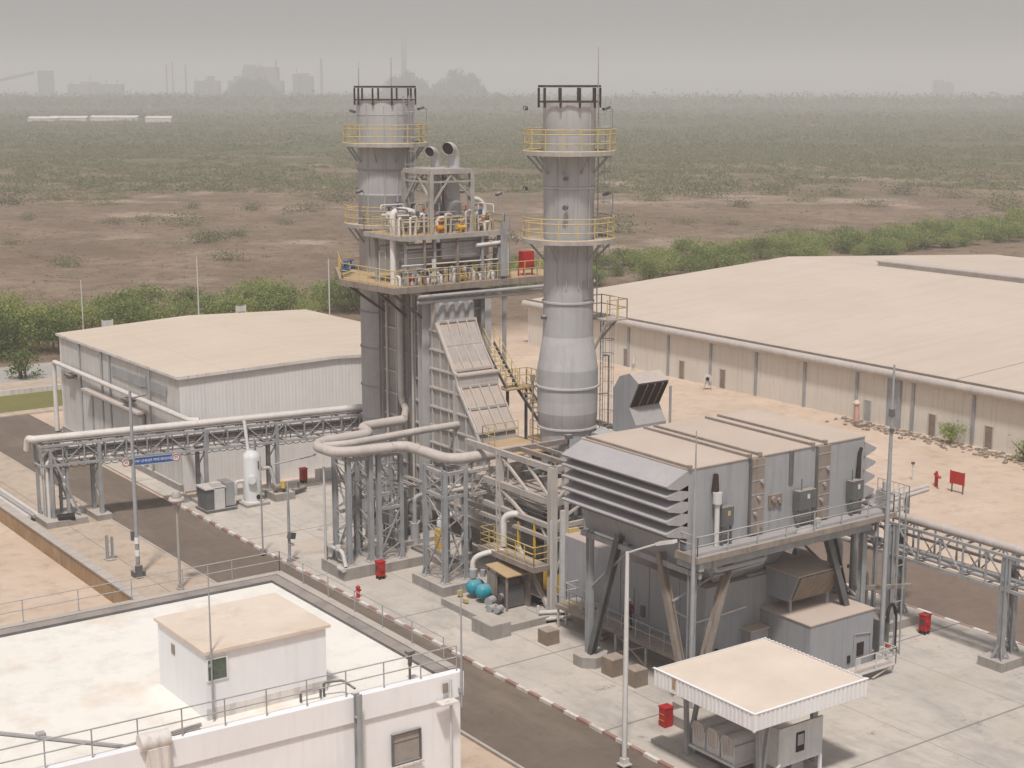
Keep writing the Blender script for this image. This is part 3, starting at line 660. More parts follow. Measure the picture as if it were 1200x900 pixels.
# ------------------------------------------------------------------ waste heat boiler
t=thing('waste_heat_boiler','tall ribbed grey boiler with stepped sloping inlet and ochre decks on top','boiler',(57,88,0))
CX0,CX1,CY0,CY1=55.,59.6,87.1,93.2
make('casing',MB().box(CX0,CY0,1.6,CX1,CY1,16.3),M['casing'],t)
rb=MB()
z=2.6
while z<16.2:
    rb.beam((CX0-.07,CY0+.05,z),(CX0-.07,CY1,z),.16,.14); rb.beam((CX0,CY0-.05,z),(CX1,CY0-.05,z),.16,.14) if z>14.5 else None; z+=1.55
for yy in (88.7,89.9,91.2,92.3): rb.beam((CX0-.05,yy,1.6),(CX0-.05,yy,16.25),.08,.1)
make('casing_rib',rb,M['casing_rib'],t)
for (x,y,z1,w) in ((CX0-.2,87.35,16.4,.62),(CX0-.16,89.3,16.3,.26),(CX0-.16,90.6,16.3,.3),(CX0-.16,92.9,16.3,.4),(59.3,86.5,16.3,.5),(59.8,93.2,16.3,.4)):
    make('column',MB().hpost(x,y,-.1,z1,w),M['stack_light'] if w>.45 else M['casing'],t)
make('riser_pipe',MB().pipe([(54.55,90.0,16.2),(54.55,90.0,8.7),(54.55,89.4,8.05),(54.0,88.6,8.05),(53.0,87.1,8.0)],.24,10,.6),M['casing_rib'],t)
make('riser_pipe',MB().tube([(54.6,91.9,2),(54.6,91.9,16.2)],.1,8),M['casing_rib'],t)
make('riser_pipe',MB().tube([(54.6,88.5,2),(54.6,88.5,16.4)],.1,8),M['casing_rib'],t)
# inlet duct with stepped slope
SL=[(86.06,14.43),(83.95,11.43),(83.7,11.26),(83.5,10.55),(81.28,7.77),(80.93,6.81)]
pr_=[(87.0,1.4),(76.3,1.4),(76.3,6.0),(80.9,6.0)]+SL[::-1]+[(86.3,15.9),(87.0,15.9)]
DX0,DX1=55.02,58.
make('inlet_duct',MB().prism([(DX0,y,z) for y,z in pr_],(DX1-DX0,0,0)),M['casing'],t)
rb=MB()
def ztop(y):
    P=[(76.3,6.0),(80.9,6.0)]+SL[::-1]+[(86.3,15.9),(87,15.9)]
    for (a,b),(c,d) in zip(P[:-1],P[1:]):
        if a<=y<=c: return b+(d-b)*(y-a)/max(c-a,1e-6)
    return 6.
for z in (2.4,3.7,5.0,6.2,7.4,8.7,10.,11.3,12.6,13.9):
    y0=76.3
    for i in range(400):
        y0=76.3+i*.03
        if ztop(y0)>z+.1: break
    rb.beam((DX0-.06,86.9,z),(DX0-.06,y0,z),.14,.13)
for i in range(11):
    y=76.4+i*1.02; rb.beam((DX0-.05,y,1.4),(DX0-.05,y,ztop(y)-.03),.11,.09)
rb.beam((DX0-.1,83.75,1.4),(DX0-.1,83.75,10.9),.22,.22)
for a,b in zip(SL[:-1],SL[1:]): rb.beam((DX0-.08,a[0]-.03,a[1]+.02),(DX0-.08,b[0]-.03,b[1]+.02),.2,.16)
make('duct_rib',rb,M['casing_rib'],t)
# sloping panels and their ribs
def slope(a,b,ny,nx=4,name='slope_panel'):
    (y0,z0),(y1,z1)=a,b; m=MB(); nrm=V((0,-(z0-z1),(y0-y1))).normalized() if False else V((0,-(z0-z1),y0-y1)).normalized()
    off=nrm*.05
    m.prism([V((DX0-.02,y0,z0))+off*.2,V((DX1+.05,y0,z0))+off*.2,V((DX1+.05,y1,z1))+off*.2,V((DX0-.02,y1,z1))+off*.2],off)
    o=make(name,m,M['slope'],t)
    r=MB()
    for i in range(nx+1):
        x=DX0+(DX1-DX0)*i/nx; r.beam(V((x,y0,z0))+nrm*.13,V((x,y1,z1))+nrm*.13,.08,.16)
    for j in range(ny+1):
        k=j/ny; y=y0+(y1-y0)*k; z=z0+(z1-z0)*k; r.beam(V((DX0-.05,y,z))+nrm*.14,V((DX1+.1,y,z))+nrm*.14,.12,.17)
    make('slope_rib',r,M['casing_rib'],o)
M['slope']=metal('dusted_slope',(.44,.365,.315),.85,0,.12,.7,.14,.5)
slope((86.06,14.43),(85.19,12.86),1); slope((85.19,12.86),(83.95,11.43),1); slope((83.4,10.4),(82.37,9.11),1); slope((82.37,9.11),(81.2,7.7),1)
make('slope_step',MB().box(DX0-.05,83.3,10.5,DX1+.1,83.74,11.2).box(DX0-.15,83.2,11.2,DX1+.2,83.95,11.32),M['casing_rib'],t)
make('slope_foot',MB().box(DX0-.1,80.75,6.95,DX1+.2,81.15,7.05).prism([(DX0-.02,79.7,6.02),(DX0-.02,80.95,6.02),(DX0-.02,80.95,6.95),(DX0-.02,80.6,6.95)],(DX1-DX0+.08,0,0)),M['slope'],t)
for i in range(4):
    x=55.45+i*.78; make('header_pipe',MB().lathe(x,86.2,[(.0,15.8),(.18,15.75),(.27,15.55),(.28,14.2)],14),M['pipe_grey'],t)
make('top_beam',MB().beam((54.6,86.6,16.1),(60.2,86.6,16.1),.35,.5).beam((54.6,87.0,16.35),(54.6,93.4,16.35),.3,.4),M['steel'],t)
# main deck
DK=[(51.7,86.0),(66.2,86.0),(66.2,89.6),(61.2,89.6),(61.2,97.5),(59.6,99.0),(54.6,99.0),(51.3,92.4)]
make('main_deck',MB().prism([(x,y,16.86) for x,y in DK],(0,0,.12)),M['deck'],t)
eb=MB()
for a,b in zip(DK,DK[1:]+DK[:1]): eb.beam((a[0],a[1],16.8),(b[0],b[1],16.8),.12,.42)
make('deck_edge_beam',eb,M['rusty_brown'],t)
make('deck_beam',MB().beam((51.9,88.0,16.55),(65.5,88.0,16.55),.25,.4).beam((51.9,91.5,16.55),(61,91.5,16.55),.25,.4).beam((58,94,16.55),(58,98.8,16.55),.25,.4),M['steel_dark'],t)
bk=MB()
for (x,y,X,Y) in ((51.5,91.6,54.9,92.4),(53,95.3,55.6,94.6),(54.6,98.6,56,97),(51.9,88.8,54.9,89.6),(51.9,86.6,54.9,87.2)): bk.beam((x,y,16.6),(X,Y,14.4),.14,.16).cut()
make('bracket',bk,M['steel_dark'],t)
rl=MB().rail([(51.8,86.1,17),(61.,86.1,17)],1.1,1.,.03).rail([(61,86.1,17),(66.1,86.1,17),(66.1,89.5,17)],1.1,1.2,.03)
rl.rail([(51.8,86.1,17),(51.4,92.4,17),(54.7,98.9,17),(59.5,98.9,17)],1.1,1.,.034)
make('railing',rl,M['yellow_dusty'],t)
for z in (15.95,16.35):
    make('bridge_pipe',MB().tube([(53.3,85.7-(z-16)*.4,z),(68,85.7-(z-16)*.4,z)],.12,8),M['pipe_grey'],t)
# drum level between main and upper deck
pp=MB()
for x,y in ((52.9,86.6),(55.2,86.6),(58.9,86.4),(60.3,86.4),(52.9,90.2),(55.2,90.3),(58.9,90.4),(60.3,90.4)): pp.hpost(x,y,16.98,20.2,.2).cut()
make('deck_post',pp,M['steel'],t)
sdm=MB().tube([(53.6,88.3,18.7),(59.9,88.3,18.7)],.85,20)
for e,s_ in ((53.6,-1),(59.9,1)): sdm.tube([(e,88.3,18.7),(e+s_*.22,88.3,18.7),(e+s_*.4,88.3,18.7)],[.85,.7,.25],20)
make('steam_drum',sdm,M['stack_light'],t)
make('equipment_box',MB().box(53.4,86.9,17.0,54.7,88.2,19.1).box(55.9,86.75,18.6,59.7,86.95,20.1),M['stack_light'],t)
UD=[(52.4,86.2),(60.6,86.2),(60.6,91.0),(52.4,91.0)]
make('upper_deck',MB().prism([(x,y,20.2) for x,y in UD],(0,0,.1)),M['deck'],t)
eb=MB()
for a,b in zip(UD,UD[1:]+UD[:1]): eb.beam((a[0],a[1],20.16),(b[0],b[1],20.16),.1,.3)
make('deck_edge_beam',eb,M['steel_warm'],t)
make('railing',MB().rail([(x,y,20.3) for x,y in UD],1.1,1.15,.03,closed=True),M['yellow_dusty'],t)
# silencer frame
fr=MB(); z0,z1=20.3,24.35
X0,X1,Y0,Y1=55.15,58.4,86.9,90.2
for x,y in ((X0,Y0),(X1,Y0),(X0,Y1),(X1,Y1)): fr.hpost(x,y,z0,z1,.3)
for a,b in (((X0,Y0),(X1,Y0)),((X1,Y0),(X1,Y1)),((X0,Y1),(X1,Y1)),((X0,Y0),(X0,Y1))):
    fr.beam(a+(z1,),b+(z1,),.2,.28); fr.beam(a+(z1-.65,),b+(z1-.65,),.1,.12)
fr.beam((X0,Y0,22.0),(X0+1.6,Y0,z1-.2),.12).beam((X1,Y0+.05,22.6),(X0+1.6,Y0+.05,z1-.2),.12)
fr.beam((X0,Y0,22.4),(X0,Y0+1.6,z1-.2),.12).beam((X0,Y1,22.2),(X0,Y0+1.6,z1-.2),.12)
fr.beam((X0,Y1,22.0),(X0+1.6,Y1,z1-.2),.12).beam((X1,Y1,22.4),(X0+1.6,Y1,z1-.2),.12)
fr.beam((X1-.9,Y1,z0),(X1-.9,Y1,z1),.14)
make('silencer_frame',fr,M['steel_warm'],t)
make('frame_grating',MB().box(X0+.2,Y0+.2,z1+.12,X1-.2,Y1-.2,z1+.18),M['steel'],t)
def elbow(x,y,zb,zt,r,dx,dy):
    arc=[(x,y,zb),(x,y,zt-.8)]+[(x+dx*(1-math.cos(R(a)))*.75,y+dy*(1-math.cos(R(a)))*.75,zt-.8+.8*math.sin(R(a))) for a in range(10,113,12)]
    o=make('vent_pipe',MB().tube(arc,r,16,False),M['stack_light'],t)
    e=V(arc[-1]);d=(V(arc[-1])-V(arc[-2])).normalized()
    make('vent_mouth',MB().tube([e-d*.12,e-d*.06],r*.985,16),M['dark_hole'],o)  # dark plug: the hollow pipe's inner shade painted on
elbow(58.0,88.4,21.2,25.85,.42,-.80,-.42); elbow(57.5,89.9,21.2,25.6,.34,-.80,-.42)
make('silencer',MB().lathe(57.9,88.4,[(0,22.5),(.3,22.5),(.58,22.2),(.58,20.4)],18).lathe(57.4,89.8,[(0,22.3),(.3,22.3),(.5,22.1),(.5,20.4)],18),M['stack'],t)
# piping and valves on the two decks: one mesh per run, each kind a part
rp=random.Random(3)
for i in range(9):
    x=53.2+i*.82; y=86.7+rp.uniform(0,.8); zz=17.3+rp.uniform(0,.7)
    make('deck_pipe',MB().pipe([(x,y,17),(x,y,zz+.3),(x+.1,y+rp.uniform(.5,1.2),zz+.3),(x+.1,y+1.4,17.1)],.13+.05*rp.random(),8,.3),M[rp.choice(['pipe_white','insul','pipe_white','pipe_grey'])],t)
for i in range(11):
    x=53.1+i*.66; y=86.8+rp.uniform(0,2.4); zz=20.6+rp.uniform(.1,.9)
    make('deck_pipe',MB().pipe([(x,y,20.3),(x,y,zz),(x+rp.uniform(.5,1.3),y+rp.uniform(-.2,.3),zz),(x+1.2,y+.3,20.4)],.09+.08*rp.random(),8,.3),M[rp.choice(['pipe_white','insul','pipe_grey','pipe_white'])],t)
make('deck_pipe',MB().pipe([(52.75,87.8,17.0),(52.75,87.8,21.9),(53.7,87.6,21.9),(54.6,87.6,21.6)],.22,10,.5),M['pipe_white'],t)
make('deck_pipe',MB().pipe([(58.9,88,22.5),(59.9,88,22.3),(60.3,88,21.6),(59.9,88,20.9),(58.8,88,21.0)],.17,10,.5),M['pipe_white'],t)
make('deck_pipe',MB().pipe([(53.2,89.4,21.5),(58.6,89.2,21.5)],.16,8),M['pipe_white'],t)
make('deck_pipe',MB().pipe([(53.4,87.1,19.5),(55.4,87.0,19.5)],.14,8),M['pipe_white'],t)
make('deck_pipe',MB().pipe([(58.4,86.3,19.4),(60.4,86.3,19.5)],.13,8),M['pipe_white'],t)
for (x,y,z,mt) in ((53.9,90.2,21.3,'blue'),(54.5,90.0,21.6,'blue'),(52.3,93.6,17.3,'blue'),(52.9,94.4,17.3,'blue'),(53.6,95.0,17.3,'blue'),(57.4,86.7,20.5,'yellow_bright'),(55.9,86.9,20.5,'orange'),(59.6,87.0,17.6,'orange'),(60.0,87.9,20.5,'orange'),(53.5,87,17.2,'red'),(54.6,86.9,17.2,'red'),(57.6,86.8,17.1,'yellow'),(56.4,88.6,20.8,'steel_dark'),(55,88.4,20.8,'steel_dark'),(58.6,87.2,17.2,'blue')):
    vb=MB().tube([(x-.3,y,z+.15),(x+.3,y,z+.15)],.17,8).tube([(x,y,z+.15),(x,y,z+.62)],.06,6)
    vb.tube([(x,y,z+.6),(x,y,z+.66)],.22,10)
    make('valve',vb,M[mt],t)
for x,y,z in ((60.9,86.8,20.3),(60.5,90.5,20.3),(63.4,86.2,17)): gooselamp(t,x,y,z,2.4,200)
rp=random.Random(9)
for i in range(16):
    x=52.6+i*.52; y=86.5+rp.uniform(0,.5); h=rp.uniform(.35,1.)
    make('deck_pipe',MB().pipe([(x,y,17),(x,y,17+h),(x+.05,y+.5,17.05+h),(x+.05,y+.5,17)],.085+.05*rp.random(),8,.2),M[rp.choice(['pipe_white','pipe_white','insul','rusty_brown'])],t)
    if i%2: make('valve_wheel',MB().tube([(x,y,17+h),(x,y,17.3+h)],.035,5).tube([(x,y,17.3+h),(x,y,17.34+h)],.17,9),M[rp.choice(['red','blue','yellow_bright','steel_dark','orange'])],t)
for i in range(14):
    x=52.9+i*.54; y=86.6+rp.uniform(0,1.2); h=rp.uniform(.5,1.5)
    make('deck_pipe',MB().pipe([(x,y,20.3),(x,y,20.3+h),(x+rp.uniform(.2,.6),y+.1,20.3+h),(x+.5,y+.2,20.3)],.07+.05*rp.random(),8,.2),M[rp.choice(['pipe_white','insul','pipe_grey','steel_dark'])],t)
    if i%2: make('valve_wheel',MB().tube([(x,y,20.3+h),(x,y,20.6+h)],.035,5).tube([(x,y,20.6+h),(x,y,20.64+h)],.17,9),M[rp.choice(['red','blue','steel_dark','orange'])],t)
for i in range(6):
    z=21.1+.18*(i%3); make('deck_pipe',MB().tube([(53.0,87.4+i*.45,z),(58.6+.3*(i%2),87.3+i*.45,z)],.07+.03*(i%2),8),M[('insul','pipe_grey','pipe_white')[i%3]],t)
for i in range(34):
    x=52.7+rp.random()*7.6; y=86.4+rp.random()*4.2; lo=17. if i%2 else 20.3; h=rp.uniform(.8,2.7 if i%2 else 2.0); r=rp.choice([.03,.04,.05,.07])
    dx,dy=rp.choice([(1,0),(-1,0),(0,1),(0,-1)]); l_=rp.uniform(.5,1.8)
    make('deck_pipe',MB().pipe([(x,y,lo),(x,y,lo+h),(x+dx*l_,y+dy*l_,lo+h),(x+dx*l_,y+dy*l_,lo+h-rp.uniform(.2,.6))],r,6,.15),M[rp.choice(['pipe_white','steel_dark','pipe_grey','insul','rusty_brown','steel'])],t)
    if i%4==0: make('gauge_box',MB().cbox(x+.1,y-.05,lo+h*.6,.26,.16,.34),M[rp.choice(['steel_dark','pale_steel','blue','orange'])],t)
for i in range(5):
    z=17.9+.45*i; make('deck_pipe',MB().tube([(52.6,86.45+.06*i,z),(60.4,86.4+.05*i,z)],.035+.02*(i%2),6),M[('steel','pipe_white','rusty_brown','pipe_grey','steel_dark')[i]],t)
make('deck_ladder',MB().beam((60.75,86.3,17),(60.75,86.3,21.4),.05).beam((61.15,86.3,17),(61.15,86.3,21.4),.05),M['steel'],t)
make('deck_rail_post',MB().hpost(54.3,86.4,17,20.2,.16).cut().hpost(56.9,86.4,17,20.2,.16),M['rusty_brown'],t)
make('cable_ladder',MB().beam((60.75,86.4,10.5),(60.75,86.4,20.2),.3,.08).beam((60.5,86.1,17.2),(60.5,86.1,20.9),.5,.05),M['steel'],t)
make('instrument_board',MB().box(54.75,86.15,17.2,55.05,86.2,18.7).box(60.9,86.5,17.2,61.2,88,19),M['pale_steel'],t)
# stairs down behind the inlet slope
sg=MB(); tr=MB()
def flight(p,q,w):
    p=V(p);q=V(q); d=(q-p); side=V((1,0,0))
    for s_ in (0,w): sg.beam(p+side*s_,q+side*s_,.06,.26)
    n=int(abs(d.z)/.25)
    for i in range(1,n): 
        c=p+d*(i/n); tr.box(c.x+.04,c.y-.13,c.z-.02,c.x+w-.04,c.y+.13,c.z+.02)
    rl=MB()
    for s_ in (0,w):
        for h in (.6,1.1): rl.tube([p+side*s_+V((0,0,h)),q+side*s_+V((0,0,h))],.03,5)
        for i in range(5): c=p+d*(i/4)+side*s_; rl.tube([c,c+V((0,0,1.1))],.03,5,False)
    make('stair_railing',rl,M['yellow_dusty'],t)
flight((58.7,86.0,12.7),(58.7,83.2,10.0),.9); flight((59.9,83.9,10.0),(59.9,80.4,7.4),.9)
sg.beam((58.9,83.4,0),(58.9,83.4,9.8),.16).beam((60.8,83.9,0),(60.8,83.9,9.8),.16).beam((60.8,80.2,0),(60.8,80.2,7.2),.16)
make('stair_stringer',sg,M['steel_dark'],t); make('stair_tread',tr,M['yellow_dusty'],t)
make('landing',MB().box(58.5,82.9,9.9,61,84.1,10.0).cut().box(58.4,77.6,7.2,61.0,80.5,7.32),M['deck'],t)
make('landing_railing',MB().rail([(61,83.0,10),(61,84.1,10),(59.2,84.1,10)],1.1,.6,.035).cut().rail([(58.6,80.4,7.32),(58.5,77.7,7.32),(61,77.7,7.32)],1.1,.9,.03),M['yellow'],t)
make('white_tarp',MB().add([(58.8,78.3,7.6),(60.6,78.3,7.7),(60.7,79.6,8.05),(58.7,79.5,7.85),(59.7,78.9,8.15)],[(0,1,4),(1,2,4),(2,3,4),(3,0,4),(3,2,1,0)]),M['pipe_white'],t)
make('red_cover',MB().cbox(61.0,78.2,7.32,.5,.6,1.3),M['cloth_red'],t)
tag_box=thing('red_cabinet','bright red cabinet on legs at the right end of the high boiler deck','cabinet',(63.2,87.2,17))
make('cabinet_body',MB().box(62.75,86.9,17.45,63.65,87.5,18.65),M['red'],tag_box)
make('cabinet_leg',MB().box(62.8,86.95,16.98,62.88,87.03,17.45).box(63.5,86.95,16.98,63.58,87.03,17.45).box(62.3,86.9,16.98,62.38,86.98,17.6).box(62.3,86.9,17.5,63.6,86.98,17.58),M['red'],tag_box)
# lower boiler legs, ducting clutter
lg=MB()
for x,y in ((55,76.6),(55,79.4),(55,82.4),(58,76.6),(58,82.4)): lg.hpost(x,y,-.05,1.5,.3).cut()
make('support_leg',lg,M['steel'],t)
# ------------------------------------------------------------------ filter house on legs
t=thing('filter_house','big grey air filter box with stacked louvre hoods raised on splayed legs','filter house',(54.4,57.5,0))
FX0,FX1,FY0,FY1,FZ0,FZ1=48.25,60.5,53.4,61.6,8.05,12.02
make('casing',MB().box(FX0,FY0,FZ0,FX1,FY1,FZ1),M['filter'],t)
make('roof',MB().box(FX0-.04,FY0-.05,FZ1+.003,FX1+.05,FY1+.05,FZ1+.06),M['sand_roof'],t)
tb=MB()
for xa,xb in ((48.3,48.35),(52.2,52.25),(52.9,52.95),(56.6,56.65),(57.5,57.55)):
    m=MB().beam((xa,FY0-.05,FZ1+.13),(xb,FY1-.2,FZ1+.13),.11,.11).box(xa-.1,FY0-.12,FZ1+.06,xa+.1,FY0+.05,FZ1+.24)
    make('roof_rail',m,M['rusty_brown'],t)
def hood(x0,d,z0,sgn,first=False):
    """one sloping weather hood: sheet falling outwards, folded back underneath, with end cheeks"""
    m=MB(); a=V((x0,0,z0)); b=V((x0+sgn*d,0,z0-(.62 if first else .42))); c=V((x0+sgn*d*.92,0,b.z-.12)); e=V((x0,0,c.z+.10))
    poly=[a,b,c,V((x0,0,a.z-.08))]
    m.prism([p+V((0,FY0-.02,0)) for p in ([a,b,c,V((x0+sgn*d*.80,0,c.z+.05)),V((x0,0,a.z-.10))])],(0,FY1-FY0+.04,0))
    for y in (FY0-.03,FY1+.0):
        m.prism([V((x0,y,a.z)),V((b.x,y,b.z)),V((c.x,y,c.z)),V((x0,y,c.z-.28))],(0,.03,0))
    return make('louvre_hood',m,M['louvre'],t)
hood(FX0-.01,1.35,12.0,-1,True)
for z in (11.28,10.68,10.05,9.45): hood(FX0-.01,1.35,z,-1)
for z in (11.75,11.0,10.25,9.5): hood(FX1+.01,.9,z,1)
make('louvre_back',MB().box(FX0-.03,FY0+.05,8.3,FX0-.012,FY1-.05,11.7),M['steel_dark'],t)
# lower plenum and transition to the turbine inlet
make('plenum',MB().hexa([(FX0+.25,FY0+.5,7.2),(FX1-.2,FY0+.5,7.2),(FX1-.2,FY1-.1,7.2),(FX0+.25,FY1-.1,7.2),(FX0+.05,FY0+.05,FZ0-.004),(FX1-.05,FY0+.05,FZ0-.004),(FX1-.05,FY1-.05,FZ0-.004),(FX0+.05,FY1-.05,FZ0-.004)]),M['encl'],t)
make('inlet_duct',MB().hexa([(52.5,56,4.9),(56.5,56,4.9),(56.5,60.5,4.9),(52.5,60.5,4.9),(50.5,55,7.19),(58,55,7.19),(58,61,7.19),(50.5,61,7.19)]),M['encl'],t)
pf=MB().box(47.9,52.15,7.98,61.6,FY0-.01,8.04)
make('walkway',pf,M['grating'],t)
make('walkway_beam',MB().box(47.75,52.05,7.78,61.7,52.15,8.06).box(47.75,52.15,7.72,47.88,FY0+.3,8.09).box(61.6,52.15,7.72,61.72,FY0,8.09),M['rusty_brown'],t)
make('floor_beam',MB().box(48.0,52.2,7.3,48.3,FY0+.4,7.7).box(48.1,52.3,6.9,48.25,FY1-.1,7.18).box(60.4,52.3,6.9,60.55,FY1-.1,7.18).box(48.3,52.6,7.2,60.4,52.85,7.68),M['steel'],t)
make('railing',MB().rail([(47.85,FY0+.1,8.04),(47.85,52.2,8.04),(61.6,52.2,8.04),(61.6,FY0-.1,8.04)],1.0,2.0,.035),M['pipe_grey'],t)
for xx,mt in ((52.75,'rusty_brown'),(57.4,'rusty_brown')):
    o=make('lagging_strip',MB().box(xx-.43,FY0-.16,8.15,xx+.43,FY0-.004,12.0),M[mt],t)
    m=MB()
    for k in range(5): m.box(xx-.45,FY0-.18,8.7+k*.72,xx+.45,FY0-.162,8.75+k*.72)
    for k in range(3): m.tube([(xx-.2+.2*k,FY0-.16,9.2+k*.8),(xx-.2+.2*k,FY0-.28,9.2+k*.8)],.1,8)
    make('clamp_band',m,M['steel'],o)
    make('strip_edge',MB().box(xx-.52,FY0-.13,8.15,xx-.44,FY0-.004,12.0),M['steel_dark'],o)
make('conduit_strip',MB().box(55.0,FY0-.06,10.3,55.28,FY0-.004,12.0),M['steel_dark'],t)
for x,z,w,h in ((50.45,9.0,.75,.95),(55.9,9.0,1.25,.95),(59.6,8.9,.85,1.0)):
    o=make('control_box',MB().box(x-w/2,FY0-.5,z,x+w/2,FY0-.08,z+h),M['steel_dark'],t)
    make('box_label',MB().box(x-.02,FY0-.515,z+h*.55,x+.15,FY0-.505,z+h*.8),M['yellow_dusty'] if w<.8 else M['pale_steel'],o)
    make('box_stand',MB().box(x-w/2+.05,FY0-.45,8.04,x-w/2+.15,FY0-.35,z).box(x+w/2-.15,FY0-.45,8.04,x+w/2-.05,FY0-.35,z).box(x-w/2,FY0-.4,8.4,x+w/2,FY0-.3,8.6),M['steel_dark'],o)
    make('antenna',MB().tube([(x-.25,FY0-.3,z+h),(x-.25,FY0-.3,z+h+.6)],.03,5),M['steel_dark'],o)
make('fan_motor',MB().tube([(49.85,FY0-.35,8.05),(49.85,FY0-.35,10.2)],.13,8).tube([(49.85,FY0-.35,10.2),(49.85,FY0-.35,10.75)],.24,10),M['pale_steel'],t)
make('exhaust_stub',MB().tube([(49.9,FY0-.12,10.75),(49.95,FY0-.1,11.6)],[.2,.12],8),M['dark_hole'],t)
make('exhaust_stub',MB().tube([(60.0,FY0-.1,9.9),(60.05,FY0-.1,11.2),(60.2,FY0-.08,11.5)],[.14,.1,.08],8),M['dark_hole'],t)
make('gauge_panel',MB().box(53.6,FY0-.08,9.3,54.5,FY0-.004,9.95).tube([(53.9,FY0-.08,9.7),(53.9,FY0-.2,9.7)],.16,10).tube([(54.3,FY0-.08,9.6),(54.3,FY0-.2,9.6)],.14,10),M['rusty_brown'],t)
make('small_fitting',MB().box(56.2,52.5,8.05,56.5,52.7,8.5).box(54.6,52.3,8.05,55.9,52.5,8.25),M['pale_steel'],t)
def leg(p,q,w=.36):
    make('leg',MB().beam(p,q,w,w*.9) if False else MB().beam(p,q,w*.28,w).beam((p[0]-.001,p[1]-.0,p[2]),(q[0],q[1],q[2]),w,w*.25),M['steel'],t)
for cx_,cy_ in ((48.2,60.8),(48.2,52.9),(60.5,53.2),(60.5,60.8)):
    make('leg',MB().hpost(cx_,cy_,.55,7.3,.32),M['steel'],t)
def brace(p,q,mt='steel'):
    p=V(p);q=V(q); d=(q-p).normalized(); s_=d.cross(V((.577,.577,0))).normalized() if False else V((1,0,0)) if abs((q-p).x)<.2 else V((0,1,0))
    m=MB()
    for k in (-.16,.16): m.beam(p+s_*k,q+s_*k,.05,.34)
    m.beam(p,q,.3,.05); make('splayed_leg',m,M[mt],t)
brace((48.2,60.6,.6),(48.2,58.4,7.6),'steel_dark'); brace((48.2,53.1,.6),(48.2,55.3,7.5),'rusty_brown'); brace((48.5,52.9,.6),(50.6,52.9,7.2),'rusty_brown')
brace((60.3,53.2,.6),(57.7,53.2,7.3),'steel_dark'); brace((60.5,53.5,.6),(60.5,55.8,7.3),'steel_dark'); brace((60.5,60.5,.6),(60.5,58.2,7.3),'steel_dark')
for cx_,cy_ in ((48.3,60.8),(48.3,52.9),(60.4,53.2),(60.4,60.8)):
    n=8; pts=[(cx_+.95*math.cos(R(22.5+45*i)),cy_+.95*math.sin(R(22.5+45*i)),-.01) for i in range(n)]
    make('footing',MB().prism(pts,(0,0,.6)),M['plinth'],t)
make('cross_brace',MB().cut().beam((48.25,60.7,4.3),(48.25,57.4,7.2),.1).cut().beam((48.3,54.4,5.2),(50.2,52.95,6.8),.09).cut().beam((48.3,52.95,5.2),(50.0,54.0,6.9),.08).cut().beam((60.4,53.4,3.2),(60.4,60.6,3.2),.12).cut().beam((60.45,53.4,3.3),(60.45,60.6,6.8),.1),M['steel'],t)
make('under_pipe',MB().pipe([(49.3,52.6,7.6),(49.3,52.6,7.0),(52.9,52.7,7.0),(52.9,53.0,7.6)],.13,8).pipe([(49.6,53.0,6.6),(53,53.0,6.7),(54.3,54.5,6.7)],.1,8),M['pipe_grey'],t)
# ------------------------------------------------------------------ turbine and generator enclosures below
t=thing('turbine_enclosure','long grey turbine enclosure standing in shade under the raised filter box','enclosure',(55,61,0))
make('body',MB().box(51.6,55.6,.35,59.5,69.4,4.85),M['encl'],t)
make('base_frame',MB().box(51.4,55.4,-.02,59.7,69.6,.35),M['plinth'],t)
sm=MB()
for y in (57.6,60,62.4,64.8,67.2): sm.box(51.55,y-.03,.4,51.598,y+.03,4.8)
make('panel_joint_lines',sm,M['steel'],t)
make('door',MB().box(51.55,61.2,1.3,51.597,62.3,3.4).box(51.52,61.3,2.2,51.549,61.4,2.5),M['filter'],t)
make('walkway',MB().box(50.1,55.8,1.32,51.5,66.2,1.4).box(50.05,55.75,1.18,50.1,66.25,1.42),M['rusty_brown'],t)
lgm=MB()
for y in (56,58.5,61,63.5,66.1): lgm.box(50.12,y-.05,0,50.22,y+.05,1.31).cut()
lgm.beam((50.17,58.5,.1),(50.17,61,1.2),.05).beam((50.17,61,.1),(50.17,58.5,1.2),.05)
make('walkway_leg',lgm,M['casing_rib'],t)
make('railing',MB().rail([(50.13,55.9,1.4),(50.13,66.2,1.4)],1.0,1.2,.03),M['pipe_grey'],t)
make('conduit',MB().pipe([(51.5,58.6,3.4),(51.0,58.0,3.6),(51.0,56.9,3.3),(50.8,55.4,3.3),(52.5,55.3,3.4),(54.2,55.3,3.5)],.05,6),M['pale_steel'],t)
make('roof_unit',MB().box(52.6,57,4.86,55.5,60,5.5).cut().box(57.5,62,4.86,59,66,6.2).cut().box(53,63.5,4.86,56,67.5,6.6),M['encl'],t)
make('lamp',MB().tube([(51.55,62.9,3.7),(51.3,62.9,3.7)],.08,6).box(51.5,60.3,2.0,51.59,60.6,2.6),M['steel_dark'],t)
t=thing('generator_enclosure','plain grey generator enclosure with dusty flat top behind the white canopy','enclosure',(58,54,0))
make('body',MB().box(55.5,52.0,-.05,60.2,57.2,3.08),M['encl'],t)
make('roof',MB().box(55.45,51.95,3.081,60.25,57.25,3.14),M['sand_roof'],t)
make('louvre_panel',MB().box(59.0,51.95,.75,59.5,51.998,1.45).box(58.3,51.94,.5,58.5,51.998,.9),M['dark_hole'],t)
make('door_frame',MB().beam((58.75,51.96,2.0),(60.0,51.96,1.85),.06,.04).beam((58.75,51.96,.1),(58.75,51.96,2.0),.05,.04).beam((60,51.96,.1),(60,51.96,1.85),.05,.04),M['pipe_grey'],t)
make('wall_sign',MB().box(59.1,51.97,.2,59.35,51.996,.5),M['pale_steel'],t)
